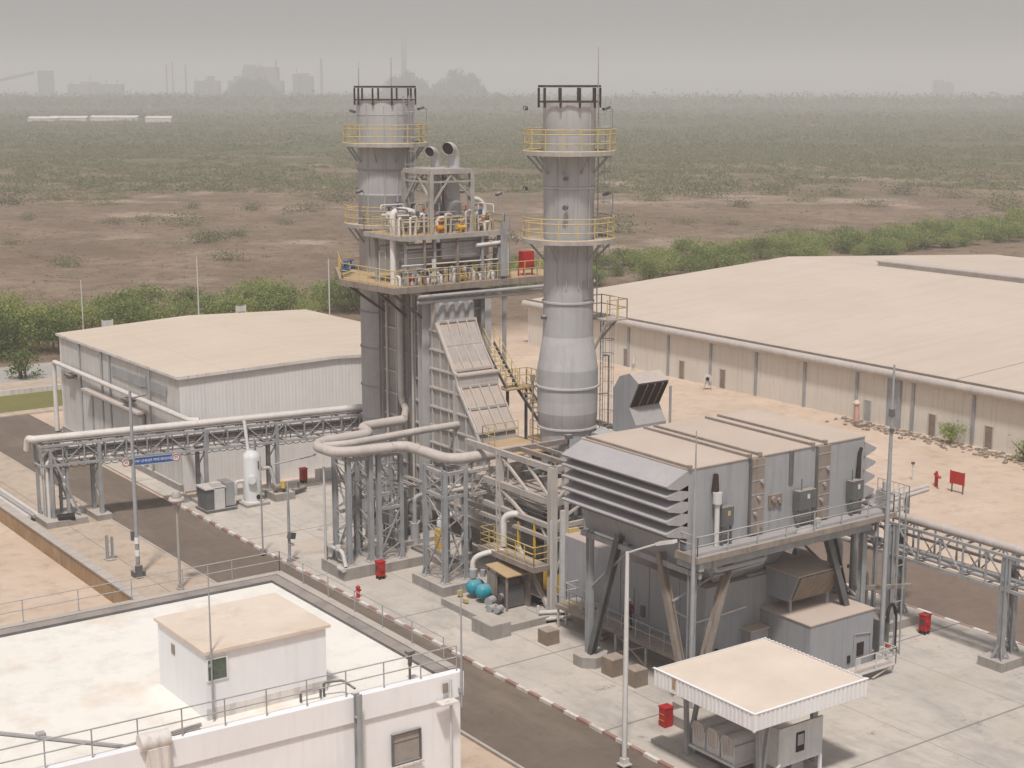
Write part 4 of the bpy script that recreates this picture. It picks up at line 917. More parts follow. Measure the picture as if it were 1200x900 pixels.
make('side_cabinet',MB().box(54.2,54.9,0,55.45,56.6,2.2),M['pipe_grey'],t)
make('cabinet_roof',MB().box(54.12,54.82,2.2,55.48,56.68,2.27),M['sand_roof'],t)
# cooling air hood above it
t=thing('cooling_air_hood','grey air intake hood with slanted brown mouth standing above the generator enclosure','air hood',(57,54.5,3.1))
make('hood',MB().prism([(55.9,55.7,3.75),(55.9,53.95,3.75),(55.9,53.3,5.25),(55.9,55.7,5.25)],(3.1,0,0)),M['encl'],t)
make('hood_top',MB().box(55.86,53.26,5.251,59.05,55.72,5.3),M['sand_roof'],t)
make('mouth_screen',MB().prism([(56.0,53.85,3.83),(56.0,53.80,3.83),(56.0,53.20,5.2),(56.0,53.25,5.2)],(2.9,0,0)),M['conc_block'],t)
lm=MB()
for i in (1,2): lm.beam((55.9+1.03*i,53.86,3.8),(55.9+1.03*i,53.21,5.24),.06,.06)
make('mouth_divider',lm,M['rusty_brown'],t)
make('duct',MB().box(54.6,55.71,3.3,58.6,59.2,5.0),M['encl'],t)
make('support_leg',MB().box(56.0,53.95,3.14,56.12,54.07,3.75).cut().box(58.75,53.95,3.14,58.87,54.07,3.75),M['steel'],t)
# red cabinet and worker on the walkway
t=thing('pump_unit','red painted pump unit beside the turbine enclosure behind splayed brown legs','pump',(51.6,54.6,0))
make('skid',MB().box(50.9,54.1,0,52.8,55.2,.15),M['steel_dark'],t)
make('housing',MB().box(51,54.2,.15,52.7,55.1,.75).prism([(51,54.2,.75),(51,55.1,.75),(51.25,54.9,1.0),(51.25,54.4,1.0)],(1.4,0,0)),M['cloth_red'],t)
make('motor',MB().tube([(51.5,54.6,1.0),(51.5,54.6,1.7)],.17,10).tube([(51.5,54.6,1.7),(51.5,54.6,1.95)],.12,8),M['black'],t)
def person(px,py,pz,ang):
    root=thing('person','worker in maroon shirt and dark trousers, white helmet, standing on the enclosure walkway','person',(px,py,pz))
    J=dict(pel=(0,0,.93),spine=(0,.01,1.12),chest=(0,0,1.32),neck=(0,.01,1.47),head=(0,-.02,1.60),top=(0,-.01,1.69),
      hl=(-.1,0,.9),kl=(-.12,-.03,.49),al=(-.12,.02,.08),tl=(-.13,-.14,.035),hr=(.1,0,.9),kr=(.11,-.01,.49),ar=(.12,.03,.08),tr=(.14,-.13,.035),
      sl=(-.19,0,1.38),el=(-.25,.02,1.11),wl=(-.2,-.17,.93),hdl=(-.18,-.24,.92),sr=(.19,0,1.38),er=(.24,.03,1.10),wr=(.21,-.14,.90),hdr=(.2,-.21,.88))
    Rr=dict(pel=.145,spine=.125,chest=.15,neck=.055,head=.10,top=.075,hl=.095,kl=.062,al=.045,tl=.035,hr=.095,kr=.062,ar=.045,tr=.035,sl=.065,el=.045,wl=.03,hdl=.035,sr=.065,er=.045,wr=.03,hdr=.035)
    E=[('pel','spine'),('spine','chest'),('chest','neck'),('neck','head'),('head','top'),('pel','hl'),('hl','kl'),('kl','al'),('al','tl'),('pel','hr'),('hr','kr'),('kr','ar'),('ar','tr'),('chest','sl'),('sl','el'),('el','wl'),('wl','hdl'),('chest','sr'),('sr','er'),('er','wr'),('wr','hdr')]
    k=list(J); me=bpy.data.meshes.new('body'); me.from_pydata([J[n] for n in k],[(k.index(a),k.index(b)) for a,b in E],[])
    o=bpy.data.objects.new('body',me); COL.objects.link(o)
    o.modifiers.new('skin','SKIN'); 
    for i,n in enumerate(k):
        sv=me.skin_vertices[0].data[i]; sv.radius=(Rr[n],Rr[n]*(.72 if n in('pel','spine','chest') else 1))
        sv.use_root=(n=='pel')
    ss=o.modifiers.new('sub','SUBSURF'); ss.levels=2; ss.render_levels=2
    bpy.context.view_layer.update()
    ev=o.evaluated_get(bpy.context.evaluated_depsgraph_get()); nm=bpy.data.meshes.new_from_object(ev)
    o.modifiers.clear(); o.data=nm; bpy.data.meshes.remove(me); nm.name='body'
    for m in (M['skin'],M['cloth_red'],M['cloth_navy'],M['black']): nm.materials.append(m)
    for p in nm.polygons:
        c=p.center; p.use_smooth=True
        hand=c.y<-.12 and .8<c.z<1.0 and abs(c.x)>.12
        p.material_index=0 if (c.z>1.46 or hand) else 3 if c.z<.09 else 2 if c.z<.93 and abs(c.x)<.19 else 1
    o.parent=root
    def part(n,mb,m):
        q=make(n,mb,m,root,(0,0,0)); return q
    part('helmet',MB().lathe(0,-.02,[(0,1.77),(.07,1.755),(.115,1.70),(.125,1.655),(.16,1.645),(.12,1.64)],16),M['white'])
    part('nose',MB().add([(0,-.15,1.58),(-.015,-.115,1.575),(.015,-.115,1.575),(0,-.115,1.625)],[(0,1,3),(0,3,2),(0,2,1)]),M['skin'])
    part('eye',MB().box(-.045,-.122,1.615,-.022,-.112,1.627),M['black']); part('eye',MB().box(.022,-.122,1.615,.045,-.112,1.627),M['black'])
    for s_ in (-1,1):
        f=MB()
        for i in range(4):
            x=s_*.19+(i-1.5)*.02; f.tube([(x,-.235,.90),(x,-.28,.88),(x,-.285,.845-.008*(i%2))],[.011,.010,.008],6)
        f.tube([(s_*.15,-.21,.91),(s_*.135,-.245,.89)],[.012,.009],6)
        part('hand_fingers',f,M['skin'])
    root.rotation_euler=(0,0,ang)
person(50.75,60.6,1.40,R(-70))
# mast and lamps
def mast(name,label,cat,x,y,z1,r0,r1,extra=None,z0=0,mt='steel',group=None):
    t=thing(name,label,cat,(x,y,z0),group)
    make('pole',MB().tube([(x,y,z0),(x,y,z0+(z1-z0)*.5),(x,y,z1)],[r0,(r0*.9+r1*.1),r1],8),M[mt],t)
    make('base_plate',MB().cbox(x,y,z0,r0*4.2,r0*4.2,.06).cbox(x,y,z0+.061,r0*2.6,r0*2.6,.25),M[mt],t)
    if extra: extra(t)
    return t
mast('lightning_mast','tall thin lightning mast rising past the right end of filter house','mast',60.9,52.0,16.0,.14,.05,lambda t:make('clamp',MB().box(60.75,51.9,13.3,61.0,52.1,13.7).box(60.78,51.85,12.5,60.98,52.0,12.7),M['steel_dark'],t))
mast('lightning_mast','thin lightning mast at the left front corner of the filter house','mast',47.75,52.35,14.2,.12,.02)
def slamp(t):
    make('arm',MB().pipe([(41.8,50.1,9.9),(41.9,49.6,10.15),(42.2,48.3,10.75)],.05,6,.3),M['pale_steel'],t)
    make('lamp_head',MB().beam((42.15,48.5,10.66),(42.35,47.6,10.95),.3,.14),M['pale_steel'],t)
mast('street_lamp','grey street lamp with one upward arm in front of the filter house','street lamp',41.8,50.1,9.95,.12,.085,slamp,0,'pale_steel')
# ------------------------------------------------------------------ support frame round the bypass stack base
t=thing('stack_frame','dusty steel tower frame with diverter duct carrying the bypass stack base','frame',(56,72,0))
GX0,GX1,GY0,GY1=51.,60.8,67.8,73.0
for x,y,w in ((GX0,GY0,.42),(GX0,GY1,.36),(GX1,GY0,.38),(GX1,GY1+4,.36),(56,GY0,.3),(GX0+.9,GY0,.3)):
    make('column',MB().hpost(x,y,-.02,8.8,w),M['casing_rib'],t)
lv=[(8.7,.34),(6.75,.36),(5.3,.28),(4.55,.22)]
for z,h in lv:
    make('beam',MB().beam((GX0,GY0+.2,z),(GX0,GY1+3.6,z),.24,h).beam((GX0+.2,GY0,z-.01),(GX1-.2,GY0,z-.01),.22,h),M['steel_warm'],t)
make('beam',MB().beam((GX0,GY1,8.72),(GX1,GY1,8.72),.24,.3).beam((GX0+1.4,GY0+.2,8.74),(GX0+1.4,GY1,8.74),.2,.26).beam((GX0+2.6,GY0+.2,8.73),(GX0+2.6,GY1,8.73),.16,.2).beam((GX1,GY0,8.71),(GX1,GY1+4,8.71),.24,.3),M['rusty_brown'],t)
bz=MB()
bz.beam((GX0,GY1,6.6),(GX0,GY0+2.6,5.3),.16).beam((GX0,GY1-.3,8.4),(GX0,GY0+2.4,6.9),.14).beam((GX0,GY0+.2,6.9),(GX0,GY0+2.4,8.5),.14)
bz.beam((GX0+.3,GY0,6.9),(GX0+2.3,GY0,8.4),.13).beam((GX0+.3,GY0,5.5),(GX0+2.5,GY0,6.6),.13).beam((GX0+.2,GY0,2.6),(GX0+1.2,GY0,4.4),.12).beam((GX0,GY0+.2,4.0),(GX0,GY0+1.0,5.1),.12)
bz.beam((GX0,GY0+.3,.4),(GX0,GY0+3.4,3.4),.22)
make('brace',bz,M['casing_rib'],t)
make('deck',MB().box(52.6,73.6,8.1,55.5,77.4,8.2).cut().box(GX0+2.9,GY0+.3,8.45,GX1-.3,GY1-2.6,8.55),M['deck'],t)
make('deck_railing',MB().rail([(52.7,76.0,8.2),(52.7,77.3,8.2),(55.4,77.3,8.2)],1.1,.8,.03),M['yellow_dusty'],t)
du=MB().box(52.6,69.0,2.6,60.2,79.0,6.25)
du.prism([(54.6,71.9,6.25),(59.4,71.9,6.25),(58.8,72.2,6.7),(55.2,72.2,6.7)],(0,4.2,0))
make('diverter_duct',du,M['casing'],t)
rb=MB()
for z in (3.2,4.3,5.2,6.1): rb.beam((52.55,69,z),(52.55,79,z),.1,.1); rb.beam((52.6,68.95,z),(60.2,68.95,z),.1,.1)
for y in (69.1,71,73,75,77): rb.beam((52.56,y,2.6),(52.56,y,6.2),.09,.09)
make('duct_rib',rb,M['casing_rib'],t)
make('exhaust_duct',MB().hexa([(54,62,1.8),(59.3,62,1.8),(59.3,69,2.6),(54,69,2.6),(54,62,4.9),(59.3,62,4.9),(59.3,69,6.2),(54,69,6.2)]),M['encl'],t)
make('machinery',MB().box(51.4,69.2,4.7,52.5,72.2,5.9).box(51.3,70,3.6,52.4,71,4.6).tube([(51.7,69.6,4.2),(52.5,71.2,4.2)],.3,10).box(53,68.3,6.9,56,69,8.1),M['steel_dark'],t)
make('white_elbow',MB().pipe([(50.5,71.9,3.3),(50.5,71.9,5.1),(50.9,71.2,5.4),(51.6,70.8,5.2)],.2,10,.5),M['pipe_white'],t)
make('access_cover',MB().lathe(0,0,[(0,0)],3) if False else MB().tube([(51.05,73.2,5.6),(50.95,73.2,5.6)],.32,12),M['steel'],t)
bal=make('balcony',MB().box(49.75,67.9,3.0,50.85,73.4,3.1).box(49.68,67.85,2.82,49.75,73.45,3.14).box(49.75,67.78,2.82,50.9,67.85,3.14),M['rusty_brown'],t)
make('balcony_railing',MB().rail([(50.8,67.95,3.1),(49.8,67.95,3.1),(49.8,73.3,3.1),(50.8,73.3,3.1)],1.15,.9,.034,(.33,.66)),M['yellow'],bal)
make('yellow_post',MB().box(50.9,69.4,3.1,51.0,69.5,5.2).box(50.9,71,3.1,51.0,71.1,4.9).box(51.4,67.9,1.2,51.9,69.2,2.4),M['yellow_bright'],t)
make('cable_riser',MB().box(GX0+.35,GY0-.4,0,GX0+.62,GY0-.22,6.3).box(GX0-.3,GY0-.3,.0,GX0-.2,GY0-.2,5.8),M['pale_steel'],t)
make('blower',MB().cyl(53.2,66.6,1.2,4.3,.62,18).cut().cyl(53.9,67.0,.0,3.6,.7,18),M['steel'],t)
make('blower_pipe',MB().pipe([(53.2,66.5,4.3),(53.2,66.5,4.9),(53.9,66.2,5.0),(54.2,65.9,4.4)],.2,10,.3).pipe([(53.6,66.1,4.2),(53.8,65.6,3.9),(53.6,65.8,3.3)],.16,8,.3),M['pale_steel'],t)
make('orange_rack',MB().box(52.0,67.5,2.8,52.7,67.7,5.1).box(51.9,67.4,3.4,52.8,67.5,3.5).box(51.9,67.4,4.2,52.8,67.5,4.3).box(51.9,67.4,2.9,52.8,67.5,3.0),M['yellow_dusty'],t)
make('base_pipe',MB().pipe([(49.9,67.6,.5),(51.4,66.9,.5),(52.2,67.1,.5)],.13,8).pipe([(49.7,67.2,.25),(52.0,66.4,.25)],.12,8).pipe([(50.1,67.9,.8),(50.1,67.9,.2),(51,67.3,.2)],.09,8),M['pale_steel'],t)
make('footing',MB().box(50.0,67.0,-.02,53,69,.35),M['plinth'],t)
for x,y in ((53.2,68.6),(55.4,68.6),(53.2,71.5),(55.4,73.5)): make('inner_post',MB().hpost(x,y,0,8.3,.26),M['steel'],t)
make('inner_beam',MB().beam((51.2,69.6,7.7),(60.5,69.6,7.7),.2,.26).cut().beam((51.2,71.2,7.72),(60.5,71.2,7.72),.2,.26).cut().beam((53.2,68,7.9),(53.2,76,7.9),.18,.24),M['steel_dark'],t)
for k in range(6): make('cable_pipe',MB().pipe([(51.3+.12*k,68.3,.3),(51.3+.12*k,68.3,5.6+.25*k),(51.3+.12*k,72.8,5.6+.25*k)],.05,6,.2),M[('steel_dark','pipe_grey','rusty_brown')[k%3]],t)
# small stair platform beside it
t=thing('step_platform','small pale access platform with railing and wire-mesh front near the frame column','platform',(51.3,65.3,0))
make('deck',MB().box(50.7,64.2,1.42,52.2,66.2,1.5),M['steel_warm'],t)
make('apron_panel',MB().box(50.66,64.5,.95,50.7,66.3,1.5),M['yellow_dusty'],t)
lgm=MB()
for x,y in ((50.72,64.3),(50.72,66.1),(52.1,64.3),(52.1,66.1)): lgm.box(x-.04,y-.04,0,x+.04,y+.04,1.42).cut()
make('leg',lgm,M['pale_steel'],t)
make('railing',MB().rail([(52.1,66.15,1.5),(50.75,66.15,1.5),(50.75,64.25,1.5)],1.0,1.,.035),M['pale_steel'],t)
make('stair',MB().beam((50.8,64.1,1.4),(50.8,62.9,.1),.05,.2).beam((51.6,64.1,1.4),(51.6,62.9,.1),.05,.2).box(50.85,63.7,1.0,51.55,63.95,1.03).box(50.85,63.4,.6,51.55,63.65,.63).box(50.85,63.1,.25,51.55,63.3,.28),M['steel_warm'],t)
# ------------------------------------------------------------------ pump skid
t=thing('pump_skid','tan-roofed dark pump shelter with two teal tanks on a concrete pad','pump skid',(49.7,70.0,0))
make('pad',MB().box(46.9,67.0,-.02,51.9,73.2,.32),M['plinth'],t)
make('pad_curb',MB().box(46.9,67.0,.32,47.1,73.2,.42).box(47.1,67.0,.32,50.2,67.2,.42),M['plinth'],t)
make('shelter_roof',MB().prism([(48.75,69.1,2.35),(50.6,69.1,2.35),(50.75,71.5,2.5),(48.9,71.5,2.5)],(0,0,.06)),M['deck'],t)
lgm=MB()
for x,y in ((48.85,69.25),(50.5,69.25),(50.6,71.35),(49.0,71.35)): lgm.box(x-.05,y-.05,.32,x+.05,y+.05,2.36).cut()
make('shelter_post',lgm,M['rusty_brown'],t)
make('engine',MB().box(49.1,69.5,.4,50.3,71.2,1.6).box(49.2,69.6,1.6,50.1,70.9,1.95).tube([(49.0,69.9,1.0),(48.8,69.9,1.0)],.22,10),M['steel_dark'],t)
make('side_panel',MB().box(50.35,69.2,.35,50.45,71.2,1.9).box(48.95,70.4,.9,49.0,71.3,2.2),M['rusty_brown'],t)
for y in (72.35,71.35):
    make('tank',MB().tube([(48.2,y-.0,1.0),(48.3,y,1.0),(48.45,y,1.0),(49.1,y,1.0),(49.25,y,1.0)],[.12,.34,.43,.43,.3],16),M['teal'],t)
make('pump_body',MB().tube([(48.7,70.4,.75),(48.2,70.2,.75)],.26,10).tube([(48.5,69.3,.6),(48.0,69.1,.6)],.2,10).tube([(48.3,69.8,.5),(47.9,69.7,.5)],.22,10),M['pipe_grey'],t)
make('white_elbow',MB().pipe([(48.9,72.8,1.2),(48.9,72.8,2.6),(49.5,72.2,3.0),(50.6,71.8,3.0)],.17,10,.5),M['pipe_white'],t)
make('filter_can',MB().tube([(48.8,72.6,1.5),(48.8,72.6,2.0)],.25,10).tube([(49.0,71.9,1.7),(49.0,71.9,2.1)],.16,8),M['pipe_grey'],t)
make('yellow_valve',MB().box(47.9,72.8,.45,48.2,73.0,.75).box(47.6,71.6,.42,47.8,72.0,.62),M['yellow_dusty'],t)
make('black_pit',MB().box(51.0,69.0,.33,51.8,71.0,.345),M['black'],t)
def block(x,y,w,d,h,label,mt='conc_block',name='concrete_block',group=None):
    m=MB(); b=.03
    m.hexa([(x-w/2,y-d/2,-.02),(x+w/2,y-d/2,-.02),(x+w/2,y+d/2,-.02),(x-w/2,y+d/2,-.02),(x-w/2,y-d/2,h-b),(x+w/2,y-d/2,h-b),(x+w/2,y+d/2,h-b),(x-w/2,y+d/2,h-b)])
    m.hexa([(x-w/2,y-d/2,h-b),(x+w/2,y-d/2,h-b),(x+w/2,y+d/2,h-b),(x-w/2,y+d/2,h-b),(x-w/2+b,y-d/2+b,h),(x+w/2-b,y-d/2+b,h),(x+w/2-b,y+d/2-b,h),(x-w/2+b,y+d/2-b,h)])
    return lone(name,m,M[mt],label,'block',(x,y,0),group)
block(46.55,67.5,1.35,1.9,.85,'wide grey concrete block in front of the teal-tank pump pad','plinth')
block(48.3,64.5,.85,.85,.8,'small brown concrete block alone on the apron left of the splayed legs',group='brown concrete blocks')
block(48.35,58.9,.95,.9,.95,'brown concrete block just right of the dark splayed leg footing',group='brown concrete blocks')
block(48.35,57.1,.85,.85,.9,'brown concrete block nearest the canopy, partly behind the street lamp',group='brown concrete blocks')
lone('long_kerb_stone',MB().box(44.3,47.2,-.01,45.0,51.2,.22),M['plinth'],'long low concrete kerb stone lying in front of the canopy drums','kerb stone',(44.6,49,0))
# ------------------------------------------------------------------ pipe loop on trestles
t=thing('pipe_loop','thick dusty insulated pipe looping out from the boiler over steel trestles','pipe',(47,81,8))
PZ=8.0
make('pipe',MB().pipe([(52.6,86.7,PZ),(49.3,86.5,PZ),(48.8,84.4,PZ),(45.2,84.2,PZ),(44.2,83.2,PZ),(44.3,81.3,PZ),(45.2,80.7,PZ),(48.9,80.2,PZ),(49.1,75.9,PZ-.02),(50.0,75.35,PZ),(54.5,75.1,PZ)],.33,14,.75),M['insul'],t)
fl=MB()
for x,y in ((46.5,80.55),(47.9,80.35)): fl.tube([(x-.03,y,PZ),(x+.03,y,PZ)],.345,14)
fl.tube([(49.0,78.5,PZ),(49.0,78.44,PZ)],.345,14); make('lagging_seam',fl,M['rusty_brown'],t)
t=thing('branch_pipe','thinner insulated pipe joining the loop beside the thick one','pipe',(49,83.5,8))
make('pipe',MB().pipe([(55.2,83.6,PZ-.05),(52.2,83.5,PZ-.05),(46.4,82.9,PZ-.05),(44.8,83.4,PZ-.1)],.24,12,.5),M['insul'],t)
lone('drain_arm',MB().tube([(44.4,83.6,7.4),(41.8,84.2,7.0)],.05,6).tube([(43.4,83.8,7.25),(44.3,83.6,7.4)],.08,6),M['steel'],'thin arm sticking out left from the thick insulated pipe loop','pipe',(44,83.6,7.3))
def trestle(label,posts,z1,w,beams,braces,base=None,mt='steel',name='trestle',group='pipe trestles by the boiler',feet=True):
    cx=sum(p[0] for p in posts)/len(posts); cy=sum(p[1] for p in posts)/len(posts)
    t=thing(name,label,'trestle',(cx,cy,0),group)
    z0=.0
    if base:
        for b in base: make('concrete_base',MB().box(b[0],b[1],-.02,b[2],b[3],b[4]),M['plinth'],t)
        z0=base[0][4]
    for (x,y) in posts:
        make('post',MB().hpost(x,y,z0,z1,w),M[mt],t)
        if feet:
            f=MB().cbox(x,y,z0+.001,w*2.2,w*2.2,.04)
            for k in range(4):
                a=R(45+90*k); f.beam((x+w*.4*math.cos(a),y+w*.4*math.sin(a),z0+.55),(x+w*.95*math.cos(a),y+w*.95*math.sin(a),z0+.06),.03,.1)
            make('foot',f,M[mt],t)
    m=MB()
    for i,j,z in beams: m.beam(posts[i]+(z,),posts[j]+(z,),w*.55,w*.7).cut()
    if beams: make('cross_beam',m,M[mt],t)
    m=MB()
    for i,j,za,zb in braces: m.beam(posts[i]+(za,),posts[j]+(zb,),w*.28,w*.3).cut()
    if braces: make('brace',m,M[mt],t)
    for i,j in ((0,1),(0,2),(1,3),(1,2)):     # light zigzag lacing between neighbouring posts
        if max(i,j)>=len(posts): continue
        m=MB(); z=z0+.3; k=0; P=(posts[i],posts[j])
        while z+.75<z1: m.beam(P[k%2]+(z,),P[(k+1)%2]+(z+.75,),.05,.05); z+=.75; k+=1
        make('lacing',m,M[mt],t)
    return t
tr1=[(45.1,82.5),(46.6,82.5),(45.2,81.0),(46.7,80.9)]
trestle('four-post steel trestle under the outer corner of the pipe loop',tr1,7.6,.30,[(0,1,7.4),(2,3,7.4),(0,2,7.4),(1,3,7.4),(0,1,3.8)],[(0,2,1.0,3.8),(2,0,3.8,6.8),(0,1,1,3.8),(1,0,3.8,7)],[(44.4,80.3,47.3,83.2,.75)])
lone('valve_cluster',MB().pipe([(44.6,82.9,.9),(44.6,82.9,1.7),(44.7,81.0,1.7),(44.7,80.6,.8)],.13,8).tube([(44.6,82.3,1.7),(44.6,82.3,2.0)],.2,8).tube([(44.65,81.4,1.7),(44.65,81.4,2.0)],.2,8).tube([(44.35,80.9,.75),(44.35,80.2,.75)],.15,8).tube([(44.4,82.6,.76),(44.4,82.6,6.8)],.07,6),M['pale_steel'],'white lagged valves and pipes at the foot of outer trestle','valves',(44.6,81.8,0))
tr2=[(47.3,80.9),(48.9,80.9),(47.3,83.4),(49.6,83.2)]
trestle('steel trestle of four posts between the loop corner and the boiler wall',tr2,7.6,.28,[(0,1,7.4),(2,3,7.4),(0,2,7.4),(1,3,7.4),(0,1,4.0),(2,3,4.2)],[(0,1,.9,4.0),(2,3,1.0,4.2),(1,0,4.,7.2),(1,3,1,4.),(2,3,4.4,7.2)],[(46.6,80.3,50.3,84.0,.6)])
tr3=[(48.3,77.0),(48.3,74.9),(49.8,75.0),(49.8,77.0)]
trestle('tall braced trestle carrying the loop end beside the pump skid',tr3,7.55,.29,[(0,1,7.35),(1,2,7.3),(2,3,7.35),(0,3,7.35),(0,1,5.9),(1,2,5.85),(2,3,5.9)],[(0,1,.9,4.2),(1,0,4.2,5.8),(1,2,.9,3.6),(2,1,3.6,5.7),(2,3,.9,4),(0,1,6,7.2),(1,2,6,7.2)],[(47.7,74.2,50.4,77.7,.6)])
# pipe bridge between the last trestle and the frame
t=thing('pipe_bridge','small dusty lattice bridge full of pipes from the trestle to stack frame','pipe bridge',(52,76,6.5))
m=MB()
for y in (74.6,76.6):
    m.beam((49.9,y,7.35),(GX0+4,y,7.35),.14,.18); m.beam((49.9,y,5.9),(GX0+4,y,5.9),.14,.18)
    for i in range(4):
        x=50.1+i*1.3; m.beam((x,y,5.95),(x,y,7.3),.09); m.beam((x,y,5.95),(x+1.25,y,7.3),.06)
for i in range(4): m.beam((50.1+i*1.3,74.6,5.9),(50.1+i*1.3,76.6,5.9),.09)
make('truss',m,M['steel_warm'],t)
for k,(y,r,mt) in enumerate(((75.0,.14,'insul'),(75.45,.09,'pipe_grey'),(75.8,.12,'pipe_white'),(76.2,.07,'pipe_grey'))):
    make('pipe',MB().pipe([(48.8,y,6.1+r),(54.5,y,6.1+r)],r,8),M[mt],t)
# clutter between trestles and boiler: standing pipes and cabinets
for i,(x,y,h,r,mt,lb) in enumerate(((51.0,86.2,5.2,.16,'pipe_grey','thin grey standpipe by the boiler wall behind inner trestle posts'),(52.2,84.6,3.2,.3,'stack','grey round pot standing by the boiler wall behind the trestles'),(50.2,87.5,6.8,.12,'steel','slender riser pipe left of the boiler, behind the outer trestle'),(53.4,80.2,2.6,.35,'casing','low grey blowdown pot under the boiler ribs'))):
    lone('standpipe',MB().pipe([(x,y,0),(x,y,h),(x+1.5,y+.3,h+.1)],r*.5,8,.3).cyl(x,y,0,h*.45,r,12),M[mt],lb,'standpipe',(x,y,0))
t=thing('feedwater_skid','dark crowded feedwater skid of pumps, pipes and a frame against the boiler foot','skid',(53,88.5,0))
make('frame',MB().beam((51.6,84.8,3.6),(51.6,92.0,3.6),.14,.18).beam((53.9,84.8,3.6),(53.9,92,3.6),.14,.18).hpost(51.6,84.8,0,3.6,.18).hpost(51.6,88.4,0,3.6,.18).hpost(51.6,92,0,3.6,.18).beam((51.6,84.8,.2),(51.6,88.4,3.4),.09).beam((51.6,88.4,3.4),(51.6,92,.2),.09),M['steel_dark'],t)
make('base',MB().box(51.2,84.4,-.01,54.3,92.3,.3),M['plinth'],t)
for k in range(3):
    y=85.8+k*2.2
    make('pump',MB().tube([(52.2,y,.75),(53.2,y,.75)],.34,12).tube([(53.25,y,.75),(53.9,y,.75)],.24,10),M['steel_dark'],t)
    make('pump_pipe',MB().pipe([(52.3,y,1.0),(52.3,y,2.6+.3*k),(53.5,y+.4,2.6+.3*k),(54.4,y+.4,2.6+.3*k)],.13,8,.3),M['pipe_white' if k==1 else 'pipe_grey'],t)
make('tank',MB().tube([(52.8,85.2,2.0),(52.8,91.4,2.0)],.42,14),M['casing'],t)
make('panel',MB().box(51.3,89.2,.3,51.55,90.6,2.3).box(51.3,86.4,.3,51.5,87.2,1.9),M['stack_dark'],t)
for k in range(5): make('cable_pipe',MB().tube([(52+.4*k,84.9,3.75+.07*(k%2)),(52+.4*k,91.9,3.75+.07*(k%2))],.06,6),M['rusty_brown' if k%2 else 'pipe_grey'],t)
t=thing('dosing_pump','yellow dosing pump with white elbow on a low tan slab by the boiler','pump',(52.2,81.4,0))
make('slab',MB().box(50.9,79.4,-.01,54.4,83.0,.45),M['plinth'],t)
make('body',MB().box(51.9,81.2,.45,52.4,81.7,1.8),M['yellow_bright'],t)
make('elbow',MB().pipe([(52.1,81.4,1.8),(52.1,81.4,2.5),(53.2,81.5,2.6)],.2,10,.3),M['pipe_white'],t)
lone('junction_box',MB().box(50.0,84.6,1.6,50.5,85.3,3.0).box(50.1,84.7,0,50.2,84.8,1.6).box(50.1,85.1,0,50.2,85.2,1.6),M['steel_dark'],'dark junction box on a stand between the trestles and boiler','box',(50.2,85,0))
# ------------------------------------------------------------------ left pipe rack
def rackline(x): return 104.1-(x-33.2)*(3.6/23.9)
t=thing('pipe_rack','long low steel pipe rack crossing the road in front of pale hall','pipe rack',(45,102.5,0))
RW=.75
for s_ in (-1,1):
    m=MB(); xs=[33.6+i*1.45 for i in range(18)]
    for z,h in ((5.55,.18),(4.15,.18)): m.beam((xs[0],rackline(xs[0])+s_*RW,z),(xs[-1],rackline(xs[-1])+s_*RW,z),.12,h)
    for i,x in enumerate(xs):
        y=rackline(x)+s_*RW; m.beam((x,y,4.15),(x,y,5.5),.09)
        if i+1<len(xs):
            x2=xs[i+1]; a,b=(4.2,5.5) if i%2 else (5.5,4.2); m.beam((x,y,a),(x2,rackline(x2)+s_*RW,b),.07)
    make('side_truss',m,M['steel'],t)
m=MB()
for i in range(18):
    x=33.6+i*1.45; 
    for z in (4.15,5.52): m.beam((x,rackline(x)-RW,z),(x,rackline(x)+RW,z),.08,.1)
make('cross_tie',m,M['steel'],t)
for k,(o_,z,r,mt) in enumerate(((-.55,4.5,.12,'pipe_white'),(-.28,4.45,.09,'pipe_grey'),(0,4.5,.15,'insul'),(.35,4.45,.1,'pipe_grey'),(-.5,5.0,.07,'steel_dark'),(-.2,5.05,.1,'rusty_brown'),(.15,5.0,.08,'pipe_grey'),(.5,5.05,.1,'pipe_white'))):
    make('pipe',MB().pipe([(34.0,rackline(34)+o_,0.3),(34.0,rackline(34)+o_,z),(58.3,rackline(58.3)+o_,z)],r,8,.4),M[mt],t)
make('top_pipe',MB().pipe([(33.2,rackline(33.2)+.9,5.1),(33.2,rackline(33.2)+.55,5.98),(33.3,rackline(33.3)-.1,6.0),(58.5,rackline(58.5)-.1,6.0)],.25,12,.5),M['pipe_white'],t)
make('cable_tray',MB().beam((33.8,rackline(33.8)-.35,5.72),(58.3,rackline(58.3)-.35,5.72),.3,.08).beam((33.8,rackline(33.8)+.5,5.75),(58.3,rackline(58.3)+.5,5.75),.35,.1),M['steel_dark'],t)
for k,(o_,z,r,mt) in enumerate(((-.62,4.75,.06,'steel_dark'),(-.4,4.8,.07,'insul'),(-.66,5.25,.06,'rusty_brown'),(-.35,5.3,.09,'pipe_white'),(.1,5.3,.07,'steel_dark'),(-.1,4.75,.08,'rusty_brown'))):
    make('pipe',MB().tube([(34.6,rackline(34.6)+o_,z),(58.3,rackline(58.3)+o_,z)],r,8),M[mt],t)
cb=MB()
for i in range(30):
    x=34.6+i*.8; y=rackline(x)-.5; rr_=rnd.uniform(-.35,.35)
    cb.tube([(x,y-.2,5.6),(x+rr_,y-.28,5.1),(x+rr_*.5,y-.24,4.6),(x,y-.2,4.3)],.035,4).cut()
make('hanging_cable',cb,M['steel_dark'],t)
hg=MB()
for i in range(44):
    x=34.2+i*.55; y=rackline(x)-RW-.03; r=.30
    hg.tube([(x+r*math.cos(R(a)),y,4.1-.02+r*.6*math.sin(R(a))+.0) for a in range(180,361,30)],.025,4)
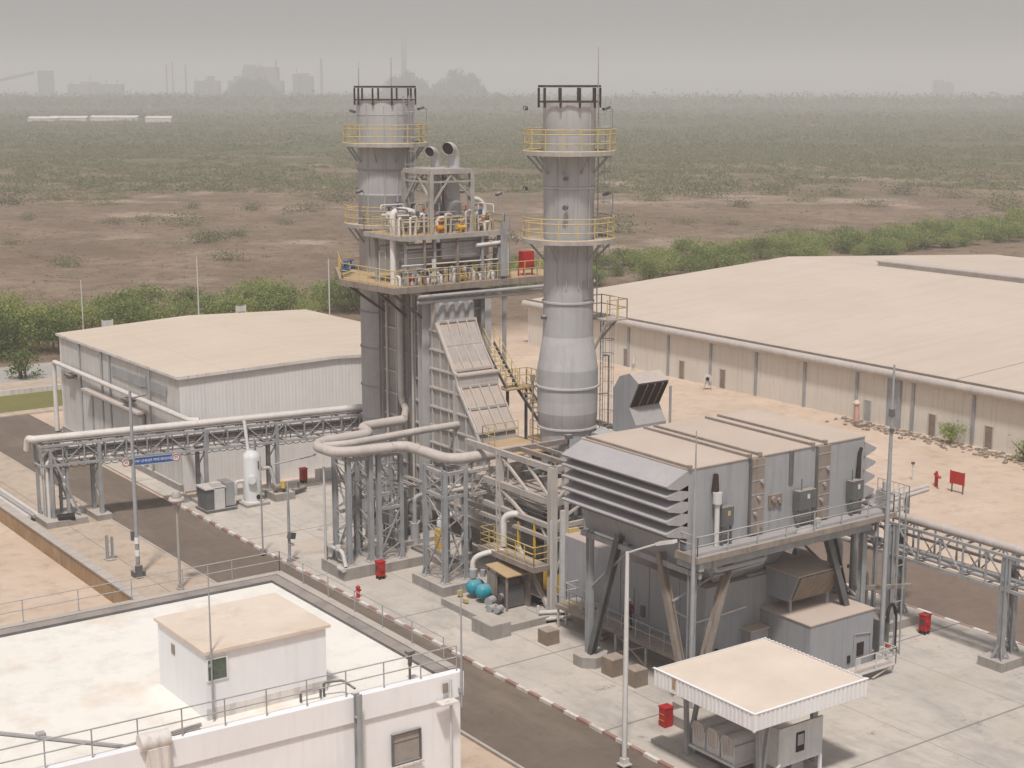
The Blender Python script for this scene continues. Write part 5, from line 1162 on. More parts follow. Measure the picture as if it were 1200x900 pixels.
make('cable_loop',hg,M['black'],t)
for x in (37.5,45.0,50.3,57.5):
    y=rackline(x); mm=.55
    for s_ in (-1,1):
        make('post',MB().hpost(x,y+s_*RW,.25,5.45,.26),M['steel'],t)
    bz=MB().beam((x,y-RW,1.),(x,y+RW,2.6),.08).beam((x,y+RW,2.6),(x,y-RW,4.1),.08).beam((x,y-RW,4.05),(x,y+RW,4.05),.14,.2)
    make('post_brace',bz,M['steel'],t)
    make('footing',MB().cbox(x,y,-.05,1.0,2.5,.3) if x!=37.5 else MB().cbox(x,y,-.05,1.1,2.6,.42),M['plinth'],t)
e=MB()
for dx,dy in ((0,-.75),(0,.75),(1.1,-.75),(1.1,.75),(-.45,.8),(.55,.75)):
    make('end_post',MB().hpost(34.2+dx,rackline(34.2)+dy,.2,5.4,.2),M['steel'],t)
e.beam((34.2,rackline(34.2)-.75,5.2),(36.0,rackline(36)-.75,.5),.14).beam((34.2,rackline(34.2)+.75,5.2),(36.0,rackline(36)+.75,.5),.14).beam((34.2,rackline(34.2)-.75,3),(34.2,rackline(34.2)+.75,4.6),.1).beam((33.75,103.2,5.3),(35.5,103.2,5.35),.2,.15)
make('end_brace',e,M['steel'],t)
make('footing',MB().box(33.4,102.2,-.06,36.3,105.4,.4),M['plinth'],t)
make('black_drain',MB().tube([(34.3,102.6,.5),(35.4,102.4,.5)],.3,10),M['black'],t)
make('handrail',MB().rail([(36.2,103.2,0),(36.2,104.2,0)],1.1,1,.03),M['steel'],t)
for k in range(4):
    lone('ground_pipe',MB().pipe([(32.55+k*.38,104.6,.35),(32.5+k*.38,121,.35)],.15,8),M['pipe_white' if k%2 else 'pipe_grey'],'%s white and grey pipe running along the ground behind the brown wall at far left'%('outermost','second','third','innermost')[k] if False else ('grey pipe nearest the brown wall at far left edge','white pipe second from the brown wall at far left edge','grey pipe third from the brown wall at far left edge','white pipe farthest from brown wall at far left edge')[k],'pipe',(32.6+k*.38,104.6,.3),'pipes along the ground at far left')
# blue banner
def text(name,s,size,mat,M4,parent,ext=.004):
    cu=bpy.data.curves.new(name,'FONT'); cu.body=s; cu.size=size; cu.align_x='CENTER'; cu.align_y='CENTER'; cu.extrude=ext
    o=bpy.data.objects.new('tmp',cu); COL.objects.link(o); bpy.context.view_layer.update()
    me=bpy.data.meshes.new_from_object(o.evaluated_get(bpy.context.evaluated_depsgraph_get())); me.materials.clear(); me.materials.append(mat)
    bpy.data.objects.remove(o); me.transform(M4); me.name=name
    q=bpy.data.objects.new(name,me); COL.objects.link(q); q.parent=parent; return q
bx0,bx1=39.3,42.75; bxm=(bx0+bx1)/2; bang=math.atan2(rackline(bx1)-rackline(bx0),bx1-bx0)
t=thing('banner','blue banner with white capitals and two round signs hanging under the pipe rack','banner',(bxm,rackline(bxm)-RW-.15,3.85))
Mx=Matrix.Rotation(bang,4,'Z')
def bpart(n,mb,mat): 
    mb.v=[tuple(Mx@V(p)+org(t)) for p in mb.v]; return make(n,mb,mat,t)
bpart('board',MB().box(-1.55,-.02,-.3,1.55,.02,.3),plain('banner_blue',(.03,.10,.32),.5,.1))
bpart('border',MB().box(-1.55,-.026,.26,1.55,-.021,.3).box(-1.55,-.026,-.3,1.55,-.021,-.26),M['pale_steel'])
Tm=Mx@Matrix.Translation((0,-.03,-.0))@Matrix.Rotation(R(90),4,'X')
text('lettering','SLOW UNDER PIPE BRIDGE',.25,M['white'],Tm,t)
for s_ in (-1,1):
    bpart('round_sign',MB().tube([(s_*1.78,-.0,0),(s_*1.78,-.05,0)],.3,20),M['white'])
    rg=MB(); rg.tube([(s_*1.78+.25*math.cos(R(a)),-.06,.25*math.sin(R(a))) for a in range(0,361,20)],.03,5)
    bpart('sign_ring',rg,M['red'])
    text('sign_figure','20',.26,M['black'],Mx@Matrix.Translation((s_*1.78,-.056,0))@Matrix.Rotation(R(90),4,'X'),t)
bpart('hanger',MB().tube([(-1.3,0,.3),(-1.3,0,.6)],.02,5).tube([(1.3,0,.3),(1.3,0,.6)],.02,5).tube([(.1,0,-.3),(.1,0,-.9)],.02,5),M['steel'])
# ------------------------------------------------------------------ right pipe rack
t=thing('pipe_rack','grey lattice pipe rack running off the right edge beside the back road','pipe rack',(66,50,0))
QX=66.0
for s_ in (-1,1):
    m=MB(); ys=[61-i*1.5 for i in range(24)]
    for z,h in ((6.1,.16),(4.3,.16)): m.beam((QX+s_*.7,ys[0],z),(QX+s_*.7,ys[-1],z),.12,h)
    for i,y in enumerate(ys):
        m.beam((QX+s_*.7,y,4.3),(QX+s_*.7,y,6.1),.09)
        if i+1<len(ys):
            a,b=(4.35,6.05) if i%2 else (6.05,4.35); m.beam((QX+s_*.7,y,a),(QX+s_*.7,ys[i+1],b),.07)
    make('side_truss',m,M['steel'],t)
m=MB()
for y in ys: m.beam((QX-.7,y,4.32),(QX+.7,y,4.32),.08,.1); m.beam((QX-.7,y,6.08),(QX+.7,y,6.08),.08,.1)
make('cross_tie',m,M['steel'],t)
make('top_pipe',MB().tube([(QX-.15,61.4,6.42),(QX-.15,26,6.42)],.25,12),M['insul'],t)
for o_,z,r,mt in ((-.5,4.6,.12,'pipe_grey'),(-.15,4.55,.09,'steel_dark'),(.2,4.6,.14,'pipe_grey'),(.5,4.55,.08,'rusty_brown'),(.45,5.3,.1,'pipe_grey')):
    make('pipe',MB().tube([(QX+o_,61.2,z),(QX+o_,26,z)],r,8),M[mt],t)
for y,b in ((47.8,.5),(55.3,.5),(40,.5)):
    for s_ in (-1,1):
        make('post',MB().hpost(QX+s_*.68,y+(.4 if s_>0 else 0),b,6.0,.32),M['steel'],t)
        f=MB()
        for k in range(4):
            a=R(45+90*k); f.beam((QX+s_*.68+.12*math.cos(a),y+.2+(.2 if s_>0 else -.2)+.12*math.sin(a),b+.7),(QX+s_*.68+.42*math.cos(a),y+.2+(.2 if s_>0 else -.2)+.42*math.sin(a),b+.05),.03,.14)
        make('foot',f,M['steel'],t)
    make('post_brace',MB().beam((QX-.6,y,1.4),(QX+.6,y+.4,.8),.08).beam((QX-.6,y,4.1),(QX+.6,y+.4,4.1),.12,.18).beam((QX-.6,y,3.9),(QX+.6,y+.4,1.7),.07),M['steel'],t)
    make('footing',MB().box(QX-1.2,y-.55,-.02,QX+1.3,y+1.0,b),M['plinth'],t)
t=thing('cross_pipes','three pale pipes leaving the filter house end toward the sandy yard','pipes',(65,58,7.2))
for k,(y,z,r) in enumerate(((56.6,7.6,.3),(55.7,7.45,.14),(55.3,7.4,.12))):
    make('pipe',MB().pipe([(62.3,y-.2,z),(69.5-k*.4,y+.5,z+.02)] if k else [(61.3,y-.4,z),(63.6,y,z),(65.2,y+.5,z),(65.7,y+.6,6.6)],r,10,.5),M['insul'],t)
make('support',MB().hpost(67.2,56.0,0,7.2,.22).hpost(65.2,56.4,0,7.2,.2).beam((64.6,55.9,7.2),(69.2,56.3,7.2),.16,.16),M['steel'],t)
t=thing('caged_platform','small caged steel landing at the right end of filter walkway','platform',(62.3,53.6,8))
make('deck',MB().box(61.75,52.3,7.95,63.0,54.6,8.03),M['steel'],t)
make('railing',MB().rail([(61.8,52.35,8.03),(62.95,52.35,8.03),(62.95,54.5,8.03)],1.2,.35,.03),M['pale_steel'],t)
make('ladder',MB().beam((62.1,52.2,.0),(62.1,52.2,9.0),.06).beam((62.6,52.2,.0),(62.6,52.2,9.0),.06).box(62.1,52.18,1,62.6,52.22,1.04).box(62.1,52.18,3,62.6,52.22,3.04).box(62.1,52.18,5,62.6,52.22,5.04).box(62.1,52.18,7,62.6,52.22,7.04),M['steel'],t)
make('valve_block',MB().box(62.1,53.2,8.03,62.7,53.9,8.8).tube([(62.4,53.5,8.8),(62.4,53.5,9.3)],.15,8),M['pale_steel'],t)
# piping under the right end of filter house
t=thing('piping_cluster','tangle of grey pipes and a bent hose right of generator enclosure','pipes',(61.5,56,0))
for i,(x,y,h,r) in enumerate(((61.4,54.6,6.8,.2),(61.9,56.2,5.5,.28),(62.6,57.4,6.2,.16),(61.5,57.6,4.2,.35),(63.2,55.2,3.8,.12))):
    make('pipe',MB().pipe([(x,y,0),(x,y,h),(x-1.,y+.5,h+.3)],r,10,.4),M['steel' if i%2 else 'pipe_grey'],t)
make('hose',MB().pipe([(61.1,51.8,2.2),(61.2,51.9,2.9),(61.8,52.1,3.1),(62.2,52.2,2.4),(62.2,52.2,.4)],.09,8,.4),M['black'],t)
make('cabinet',MB().box(60.75,52.1,.5,61.6,53.2,2.3),M['steel_dark'],t)
make('beam',MB().beam((60.6,54.0,3.6),(63.8,52.6,3.5),.18,.22),M['rusty_brown'],t)
t=thing('service_steps','low railed steps with white tread beside the generator enclosure door','steps',(60.2,50.6,0))
make('deck',MB().box(57.2,50.4,.5,60.2,51.3,.58),M['pale_steel'],t)
make('railing',MB().rail([(57.2,50.4,.58),(60.2,50.4,.58),(60.2,51.2,.58)],.9,1.4,.035),M['pale_steel'],t)
make('leg',MB().box(57.25,50.45,0,57.33,50.53,.5).box(60.1,50.45,0,60.18,50.53,.5).beam((58.6,50.5,.1),(60.1,50.5,.5),.06),M['pale_steel'],t)
make('valve_stand',MB().box(60.2,51.2,.0,60.9,51.7,.7).box(60.3,51.1,.7,60.5,51.6,1.1).tube([(60.7,51.4,.7),(60.7,51.4,1.2)],.08,6),M['pale_steel'],t)
make('red_valve',MB().tube([(60.6,51.25,1.2),(60.6,51.25,1.25)],.16,10),M['red'],t)
# ------------------------------------------------------------------ canopy with oil coolers
t=thing('canopy','white fascia canopy with dusty square roof on splayed legs at front right','canopy',(46.3,46.4,0))
KX0,KX1,KY0,KY1,KZ=42.95,49.75,43.15,49.5,4.5
make('roof',MB().box(KX0+.06,KY0+.06,KZ-.14,KX1-.06,KY1-.06,KZ-.05),M['canopy_roof'],t)
fx=MB().box(KX0,KY0,KZ-.76,KX0+.05,KY1,KZ).cut().box(KX1-.05,KY0,KZ-.76,KX1,KY1,KZ)
make('side_fascia',fx,M['white_sheet_y'],t)
make('end_fascia',MB().box(KX0+.05,KY0,KZ-.76,KX1-.05,KY0+.05,KZ-.002).cut().box(KX0+.05,KY1-.05,KZ-.76,KX1-.05,KY1,KZ-.002),M['white_sheet'],t)
cl=MB()
n=26
for i in range(n):
    y=KY0+.1+(KY1-KY0-.2)*i/(n-1); cl.box(KX0-.035,y-.05,KZ-.74,KX0-.002,y+.05,KZ-.04)
    x=KX0+.1+(KX1-KX0-.2)*i/(n-1); cl.box(x-.05,KY0-.035,KZ-.74,x+.05,KY0-.002,KZ-.04)
    cl.box(KX1-.07,y-.05,KZ+.002,KX1-.0,y+.05,KZ+.03)
make('sheet_corrugation',cl,M['white'],t)
make('edge_trim',MB().box(KX0-.05,KY0-.05,KZ+.0,KX0+.07,KY1+.05,KZ+.035).box(KX0+.07,KY0-.05,KZ+.0,KX1+.05,KY0+.07,KZ+.034).box(KX0-.04,KY0-.04,KZ-.78,KX0+.05,KY0+.05,KZ-.01),M['white'],t)
make('rust_stain',MB().box(KX0-.04,48.05,KZ-.55,KX0-.036,48.25,KZ-.05),M['deck'],t)
ub=MB()
for y in (44.2,46.3,48.5): ub.beam((KX0+.1,y,KZ-.32),(KX1-.1,y,KZ-.32),.12,.24).cut()
make('roof_beam',ub,M['steel'],t)
def vleg(p,a,b):
    m=MB()
    for q in (a,b): 
        m.beam(p,q,.16,.2).cut()
    make('splayed_leg',m,M['steel'],t); make('leg_foot',MB().cbox(p[0],p[1],0,.5,.5,.05).box(p[0]-.12,p[1]-.12,0.05,p[0]+.12,p[1]+.12,.4),M['steel'],t)
vleg((44.6,49.0,.0),(44.3,48.9,3.9),(45.4,49.0,3.9)); vleg((49.2,45.6,0),(48.7,45.4,3.9),(49.5,45.9,3.9)); vleg((44.6,44.4,0),(44.2,44.2,3.9),(45.2,44.4,3.9)); vleg((49.0,48.9,0),(48.6,48.8,3.9),(49.4,48.9,3.9))
t=thing('oil_cooler','white oil cooler set of three round-fronted drums in a row under canopy','oil cooler',(45.6,47.5,0))
for y in (48.4,47.45,46.5):
    pts=[(44.7,y-.42,.75)]+[(44.7,y-.42*math.cos(R(a)),1.5+.42*math.sin(R(a))) for a in range(0,181,15)]+[(44.7,y+.42,.75)]
    d=make('drum',MB().prism(pts[::-1],(2.0,0,0)),M['vessel'],t)
    bl=MB()
    for k in range(6): bl.box(44.66,y-.3+k*.0+.0,1.05,44.69,y+.3,1.9) if k==0 else bl.box(44.62,y-.28+.1*k,1.0+.1*(k%2),44.66,y-.24+.1*k,1.8)
    make('drum_face',bl,M['white_dirty'],d)
    rg=MB().tube([(44.66,y-.42*math.cos(R(a)),1.5+.42*math.sin(R(a))) for a in range(0,181,15)],.035,5)
    make('drum_rim',rg,M['white_dirty'],d)
make('tray',MB().box(44.55,45.9,.62,46.9,48.95,.75).box(44.6,45.95,.75,46.8,46.05,1.6),M['pale_steel'],t)
make('skirt',MB().box(44.9,46.0,0,46.6,48.8,.62),M['steel_dark'],t)
t=thing('control_cabinet','white control cabinet with dark window and open base under canopy right side','cabinet',(46.9,44.6,0))
make('panel',MB().box(45.6,44.3,.95,48.3,44.4,2.75).box(45.6,44.4,.95,45.7,45.6,2.75),M['pale_steel'],t)
make('frame_leg',MB().box(45.6,44.28,0,45.72,44.4,.95).cut().box(48.18,44.28,0,48.3,44.4,.95),M['white'],t)
make('window',MB().box(46.65,44.27,1.45,47.15,44.298,2.35),M['dark_hole'],t)
make('window_glass',MB().box(46.72,44.255,1.75,47.08,44.268,2.25),M['pipe_grey'],t)
make('drum',MB().tube([(46.1,44.6,.5),(46.1,46,.5)],.35,14).cut().tube([(47.1,44.6,.55),(47.1,46,.55)],.38,14),M['steel'],t)
lone('canopy_handrail',MB().tube([(43.2,44.1,1.1),(45.4,44.1,1.15)],.045,6).tube([(43.2,44.1,.6),(45.4,44.1,.6)],.035,6).tube([(45.4,44.1,0),(45.4,44.1,1.15)],.045,6).tube([(43.3,44.1,0),(43.3,44.1,1.1)],.045,6).tube([(45.35,44.1,1.15),(45.5,44.1,1.25)],.07,6),M['pale_steel'],'low white handrail in front of the canopy drums','handrail',(44.3,44.1,0))
# ------------------------------------------------------------------ fire points, bollards, lamps, small plant
def firebox(x,y,label,ang=0):
    t=thing('fire_cabinet',label,'fire cabinet',(x,y,0),'red fire cabinets')
    make('body',MB().box(x-.23,y-.23,.22,x+.23,y+.23,1.1),M['red'],t)
    make('lid',MB().box(x-.26,y-.26,1.1,x+.26,y+.26,1.16),M['red'],t)
    make('foot',MB().box(x-.2,y-.2,0,x-.1,y-.1,.22).cut().box(x+.1,y-.2,0,x+.2,y-.1,.22).cut().box(x+.1,y+.1,0,x+.2,y+.2,.22).cut().box(x-.2,y+.1,0,x-.1,y+.2,.22),M['black'],t)
    make('window',MB().box(x-.245,y-.13,.55,x-.231,y+.13,.9),M['glass'],t)
    make('hose_reel',MB().tube([(x-.05,y-.231,.72),(x-.05,y-.32,.72)],.15,12),M['red'],t)
firebox(46.5,79.5,'red fire cabinet standing beside the pipe loop trestle'); firebox(53.75,103.3,'red fire cabinet under the left pipe rack beside pale hall')
firebox(66.2,53.5,'red fire cabinet at the foot of the right pipe rack'); 
t=thing('fire_cabinet','red fire cabinet on the apron just left of white canopy','fire cabinet',(46.1,52.3,0),'red fire cabinets')
make('body',MB().box(45.9,52.05,.02,46.4,52.5,.95),M['red'],t); make('shelf',MB().box(45.88,52.1,.32,45.899,52.45,.36).cut().box(45.88,52.1,.62,45.899,52.45,.66),M['orange'],t); make('lid',MB().box(45.86,52.01,.95,46.44,52.54,1.0),M['red'],t)
lone('concrete_pit',MB().box(46.5,50.5,-.01,48.3,52.6,.5),M['plinth'],'low grey concrete pit cover between red cabinet and the canopy','pit cover',(47.4,51.5,0))
t=thing('hydrant','small red hydrant by the kerb below the pipe loop trestle','hydrant',(43.6,77.2,0))
make('barrel',MB().lathe(43.6,77.2,[(.13,0),(.11,.05),(.11,.55),(.15,.56),(.15,.62),(.09,.72),(0,.76)],12),M['red'],t); make('outlet',MB().tube([(43.4,77.2,.42),(43.8,77.2,.42)],.07,8),M['red'],t)
def mflood(x,y,z):
    def f(t):
        make('floodlight',MB().beam((x-.2,y-.1,z),(x+.25,y+.1,z-.15),.3,.4),M['steel_dark'],t); make('fixing',MB().box(x-.15,y-.15,z-.7,x+.15,y+.15,z-.6),M['steel'],t)
    return f
def cam_arm(t):
    make('cross_arm',MB().tube([(34.3,88.9,11.2),(35.4,88.2,11.5)],.05,6).box(34.3,88.6,7.2,34.6,88.85,7.5).box(34.2,88.75,2.3,34.45,88.95,2.9),M['steel_dark'],t)
    make('painted_band',MB().tube([(34.5,88.7,1.3),(34.5,88.7,1.7)],.16,8).cut().tube([(34.5,88.7,2.1),(34.5,88.7,2.5)],.16,8),M['white'],t)
    make('base_box',MB().cbox(34.5,88.7,0,.7,.7,.35).box(34.2,88.2,0,34.6,88.45,.8),M['steel_dark'],t)
mast('light_mast','tall grey light mast with side arm on the paving between wall and road','light mast',34.5,88.7,11.75,.14,.09,cam_arm)
mast('flood_post','grey floodlight post on the kerb nearest the outer pipe trestle','lamp',43.4,85.6,5.4,.1,.07,mflood(43.5,85.5,1.9))
mast('slim_post','slim post at the kerb left of the floodlight post','post',42.9,88.4,5.0,.06,.05)
def disc(t):
    make('lamp_ring',MB().lathe(35.6,84.85,[(0,5.75),(.45,5.72),(.5,5.6),(.42,5.5),(.1,5.45)],16),M['insul'],t)
    make('lamp_cap',MB().lathe(35.6,84.85,[(0,6.15),(.2,6.1),(.3,5.9),(.3,5.75)],12),M['steel_warm'],t)
    make('strut',MB().beam((35.3,84.85,5.5),(35.6,84.85,4.7),.06).beam((35.9,84.85,5.5),(35.6,84.85,4.7),.06),M['steel_warm'],t)
mast('disc_lamp','lamp post with a round disc lamp head standing beyond the white building','lamp',35.6,84.85,5.6,.09,.07,disc,0,'steel_warm')
def bollard(x,y,label,h=1.5):
    t=thing('bollard',label,'bollard',(x,y,0))
    make('post',MB().tube([(x,y,0),(x,y,h)],.1,8),M['steel'],t); make('white_band',MB().tube([(x,y,h-.45),(x,y,h-.2)],.115,8).tube([(x,y,h+.0),(x,y,h+.2)],.115,8),M['white'],t); make('base',MB().cbox(x,y,-.02,.8,.8,.16),M['steel_dark'],t)
bollard(37.3,109.6,'banded bollard on the paving just behind the left pipe rack',1.4)
t=thing('twin_post','short grey twin post on the paving between brown wall and road','post',(34.3,93.1,0))
make('post',MB().hpost(34.2,93.1,0,1.6,.16).hpost(34.5,93.0,0,1.5,.14),M['steel'],t); make('base',MB().cbox(34.35,93.05,-.02,.6,.6,.06),M['plinth'],t)
t=thing('vessel','white upright pressure vessel with pipe and dome top beside left pipe rack','vessel',(47.85,100.0,0))
make('shell',MB().lathe(47.85,100.0,[(0,4.0),(.35,3.95),(.6,3.75),(.68,3.5),(.68,.3),(.8,.28),(.8,.15)],24),M['vessel'],t)
make('base',MB().box(46.95,99.1,-.01,48.8,100.9,.18),M['plinth'],t)
make('manhole',MB().tube([(47.6,99.5,2.0),(47.4,99.1,2.0)],.3,14),M['vessel'],t); make('drain_hole',MB().tube([(48.0,99.4,.65),(47.98,99.25,.65)],.17,12),M['black'],t)
make('top_pipe',MB().tube([(47.8,100.4,3.9),(47.8,100.9,6.1)],.13,10),M['pipe_white'],t); make('nozzle',MB().tube([(48.1,100,3.8),(48.1,100,5.0)],.07,8).tube([(48.3,100.2,3.7),(48.3,100.2,4.7)],.05,8),M['steel'],t)
make('side_pipe',MB().pipe([(48.4,100,2.5),(49.4,100.2,2.5),(49.8,100.2,1.0)],.12,8,.3).pipe([(47.2,100.1,1.8),(46.6,100.2,1.8),(46.6,100.2,.8)],.14,8,.3),M['pale_steel'],t)
lone('gauge_plate',MB().box(47.75,99.28,2.75,47.85,99.33,3.3),M['steel_dark'],'dark gauge strip on the front of the white vessel','gauge',(47.8,99.3,3)) if False else make('gauge_strip',MB().box(48.0,99.3,2.75,48.1,99.36,3.3),M['steel_dark'],t)
t=thing('transformer','small grey finned transformer box between the kerb and the left pipe rack','transformer',(44.6,100,0))
make('tank',MB().box(44.0,99.5,.2,45.4,101.0,1.7),M['steel_dark'],t)
for k in range(7): make('cooling_fin',MB().box(45.5,99.5+k*.22,.3,46.2,99.6+k*.22,2.0),M['steel'],t)
make('front_panel',MB().box(44.6,99.4,.2,45.4,99.48,1.75),M['pale_steel'],t); make('lid',MB().box(43.9,99.4,1.7,45.5,101.1,1.8).box(44.5,99.5,1.8,45.2,100.1,2.1),M['pale_steel'],t)
make('base',MB().box(43.9,99.3,0,46.3,101.2,.2),M['steel_dark'],t)
t=thing('pump_group','low green and brown pump group on a plinth right of white vessel','pump',(50.2,100.3,0))
make('plinth',MB().box(49.4,99.4,-.01,51.0,101.2,.55),M['plinth'],t); make('pump',MB().tube([(49.6,100.,.9),(50.6,100.2,.9)],.25,10).box(49.8,99.9,.55,50.4,100.4,.8),M['rusty_brown'],t); make('motor',MB().tube([(50.2,99.7,.9),(50.2,99.7,1.4)],.18,10),M['yellow'],t)
make('valve',MB().tube([(51.3,100.4,.3),(52.6,100.9,.3)],.2,8).tube([(51.9,100.6,.3),(51.9,100.6,.9)],.08,6),M['steel_dark'],t)
lone('crate',MB().box(55.0,103.0,.0,56.6,103.8,.08).box(55.0,103.0,.08,55.1,103.8,.8).box(56.5,103.0,.08,56.6,103.8,.8).box(55.1,103.7,.08,56.5,103.8,.8).box(55.1,103.0,.08,56.5,103.1,.75),M['pale_steel'],'pale open crate by the hall wall right of red fire cabinet','crate',(55.8,103.4,0))
# ------------------------------------------------------------------ sandy yard at right
t=thing('signboard','red signboard on two posts in the sandy yard','signboard',(92.6,72.5,0))
make('board',MB().box(92.55,71.9,.55,92.6,73.1,1.5),M['red'],t); make('frame',MB().box(92.52,71.84,.5,92.62,71.9,1.55).box(92.52,73.1,.5,92.62,73.16,1.55),M['red'],t)
make('post',MB().box(92.6,71.95,-.15,92.68,72.03,.55),M['steel_dark'],t); make('post',MB().box(92.6,72.97,-.15,92.68,73.05,.55),M['steel_dark'],t)
t=thing('fire_monitor','red fire hydrant with crosswise outlets left of the red signboard','hydrant',(92.9,74.7,0))
make('barrel',MB().tube([(92.9,74.7,-.15),(92.9,74.7,.85)],.14,10).tube([(92.9,74.7,.85),(92.9,74.7,1.05)],.1,8),M['red'],t); make('outlet',MB().tube([(92.6,74.3,.72),(93.2,75.1,.72)],.11,8),M['red'],t); make('nozzle',MB().tube([(92.6,74.3,.72),(92.2,73.8,.85)],.1,8),M['red'],t)
t=thing('marker_post','thin pale marker post in the sand left of the red hydrant','post',(93.0,77.1,0))
make('post',MB().tube([(93,77.1,-.15),(93,77.1,1.1)],.05,6),M['pale_steel'],t); make('cap',MB().box(92.9,77.0,1.1,93.1,77.2,1.3),M['steel_dark'],t)
t=thing('salmon_hydrant','faded salmon hydrant stand on rubble near the warehouse wall','hydrant',(104.2,93,0))
make('barrel',MB().tube([(104.2,93,-.15),(104.2,93,.6),(104.2,93.1,1.9)],[.28,.24,.2],10),plain('salmon',(.52,.30,.24),.7),t); make('bonnet',MB().lathe(104.2,93.1,[(.3,1.8),(.36,1.95),(.2,2.2),(0,2.25)],12),plain('salmon_pale',(.62,.46,.40),.7),t); make('outlet',MB().tube([(103.9,92.7,.15),(104.6,93.3,.15)],.25,8).box(103.7,92.2,-.15,104.8,92.6,.15),M['conc_block'],t)
t=thing('hose_reel_stand','white hose reel stand in the yard before the warehouse wall','hose reel',(104.7,113.3,0))
make('reel',MB().tube([(104.6,113.2,1.0),(104.8,113.4,1.0)],.4,16),M['white_dirty'],t); make('hub',MB().tube([(104.5,113.1,1.0),(104.59,113.2,1.0)],.2,10),M['black'],t); make('stand',MB().beam((104.7,113.3,1),(104.4,113.6,-.15),.08).beam((104.7,113.3,1),(105,113,-.15),.08),M['pipe_grey'],t)
lone('hydrant',MB().tube([(105.2,125.5,-.15),(105.2,125.5,1.3)],.2,8).tube([(105.2,125.5,1.3),(105.2,125.5,1.5)],.1,8).tube([(104.9,125.2,.8),(105.5,125.8,.8)],.12,8),M['pale_steel'],'white hydrant close to the warehouse wall near its far end','hydrant',(105.2,125.5,0))
lone('sand_marker',MB().tube([(93.0,101.5,-.15),(93,101.5,.3)],.12,8),M['steel_dark'],'tiny dark pipe stub poking out of the open sand','pipe stub',(93,101.5,0))
# rubble heap along the wall (countless stones)
rb=MB(); rr=random.Random(8)
for i in range(500):
    x=106.0-abs(rr.gauss(0,1.1)); y=rr.uniform(60,96); s_=rr.uniform(.05,.22)
    rb.hexa([(x+dx*s_*rr.uniform(.6,1.2),y+dy*s_*rr.uniform(.6,1.2),-.15+dz*s_*rr.uniform(.6,1.1)) for dx,dy,dz in ((-1,-1,0),(1,-1,0),(1,1,0),(-1,1,0),(-.7,-.7,1),(.7,-.7,1),(.7,.7,1),(-.7,.7,1))])
tag(make('rubble',rb,M['conc_block']),'low strip of brown rubble and stones at the foot of the warehouse wall','rubble',None,'stuff')
# ------------------------------------------------------------------ vegetation
def quads(nr,centres,size,flat=.5):
    """leaf-sized faces scattered round the given centres (numpy arrays)"""
    n=len(centres)
    a=nr.normal(size=(n,3)); a/=np.linalg.norm(a,axis=1)[:,None]
    b=nr.normal(size=(n,3)); b-=a*(a*b).sum(1)[:,None]; b/=np.linalg.norm(b,axis=1)[:,None]
    s=(size*nr.uniform(.6,1.3,n))[:,None]
    a=a*s; b=b*s*flat
    return np.stack([centres-a,centres+b,centres+a,centres-b],1).reshape(-1,3)
def npmesh(name,v,mat):
    me=bpy.data.meshes.new(name); n=len(v)//4
    me.vertices.add(len(v)); me.vertices.foreach_set('co',v.astype(np.float32).ravel())
    me.loops.add(4*n); me.loops.foreach_set('vertex_index',np.arange(4*n,dtype=np.int32))
    me.polygons.add(n); me.polygons.foreach_set('loop_start',np.arange(0,4*n,4,dtype=np.int32)); me.polygons.foreach_set('loop_total',np.full(n,4,dtype=np.int32))
    me.materials.append(mat); me.update(); me.validate(); return me
def crown_pts(nr,h,w,nclump,per,low=.15):
    out=[]
    for i in range(nclump):
        ang=nr.uniform(0,6.283); rad=w*.5*math.sqrt(nr.uniform(0,1))*.85
        zc=h*nr.uniform(low+.1,.9); zc*=1-.35*(rad/(w*.5))**2
        c=np.array([rad*math.cos(ang),rad*math.sin(ang),zc]); s=np.array([w*.16,w*.16,h*.11])*nr.uniform(.7,1.4)
        out.append(c+nr.normal(size=(int(per*nr.uniform(.6,1.3)),3))*s*.82)
    p=np.concatenate(out); p[:,2]=np.clip(p[:,2],h*low*.4,None); return p
def tree_proto(seed,h,w,ncl=18,per=60,leaf=.16,mat='leaf',low=.15):
    nr=np.random.default_rng(seed); 
    crown=npmesh('crown',quads(nr,crown_pts(nr,h,w,ncl,per,low),leaf),M[mat])
    m=MB(); rr=random.Random(seed)
    nst=rr.choice([1,2,3])
    for s_ in range(nst):
        x=rr.uniform(-.15,.15)*nst; y=rr.uniform(-.15,.15)*nst
        top=V((x*3+rr.uniform(-.3,.3),y*3+rr.uniform(-.3,.3),h*.55))
        m.tube([(x,y,-.3),(x*1.3,y*1.3,h*.25),top],[.11,.08,.05],6)
        for k in range(3):
            a=rr.uniform(0,6.28); m.tube([V((x*1.3,y*1.3,h*.25)).lerp(top,k*.35),top+V((math.cos(a)*w*.3,math.sin(a)*w*.3,h*rr.uniform(-.05,.25)))],[.05,.02],5)
    me=bpy.data.meshes.new('trunk'); me.from_pydata(m.v,[],m.f); me.materials.append(M['bark']); me.update()
    return crown,me
def plant(name,label,cat,protos,x,y,sc,rz,group,z=None):
    cr,tk=protos
    o=bpy.data.objects.new(name,None); COL.objects.link(o); o.location=(x,y,(-.15+gh(x,y)) if z is None else z); o.rotation_euler=(0,0,rz); o.scale=(sc,sc,sc*1.0)
    tag(o,label,cat,group)
    for n,me in (('trunk',tk),('crown',cr)):
        c=bpy.data.objects.new(n,me); COL.objects.link(c); c.parent=o
    return o
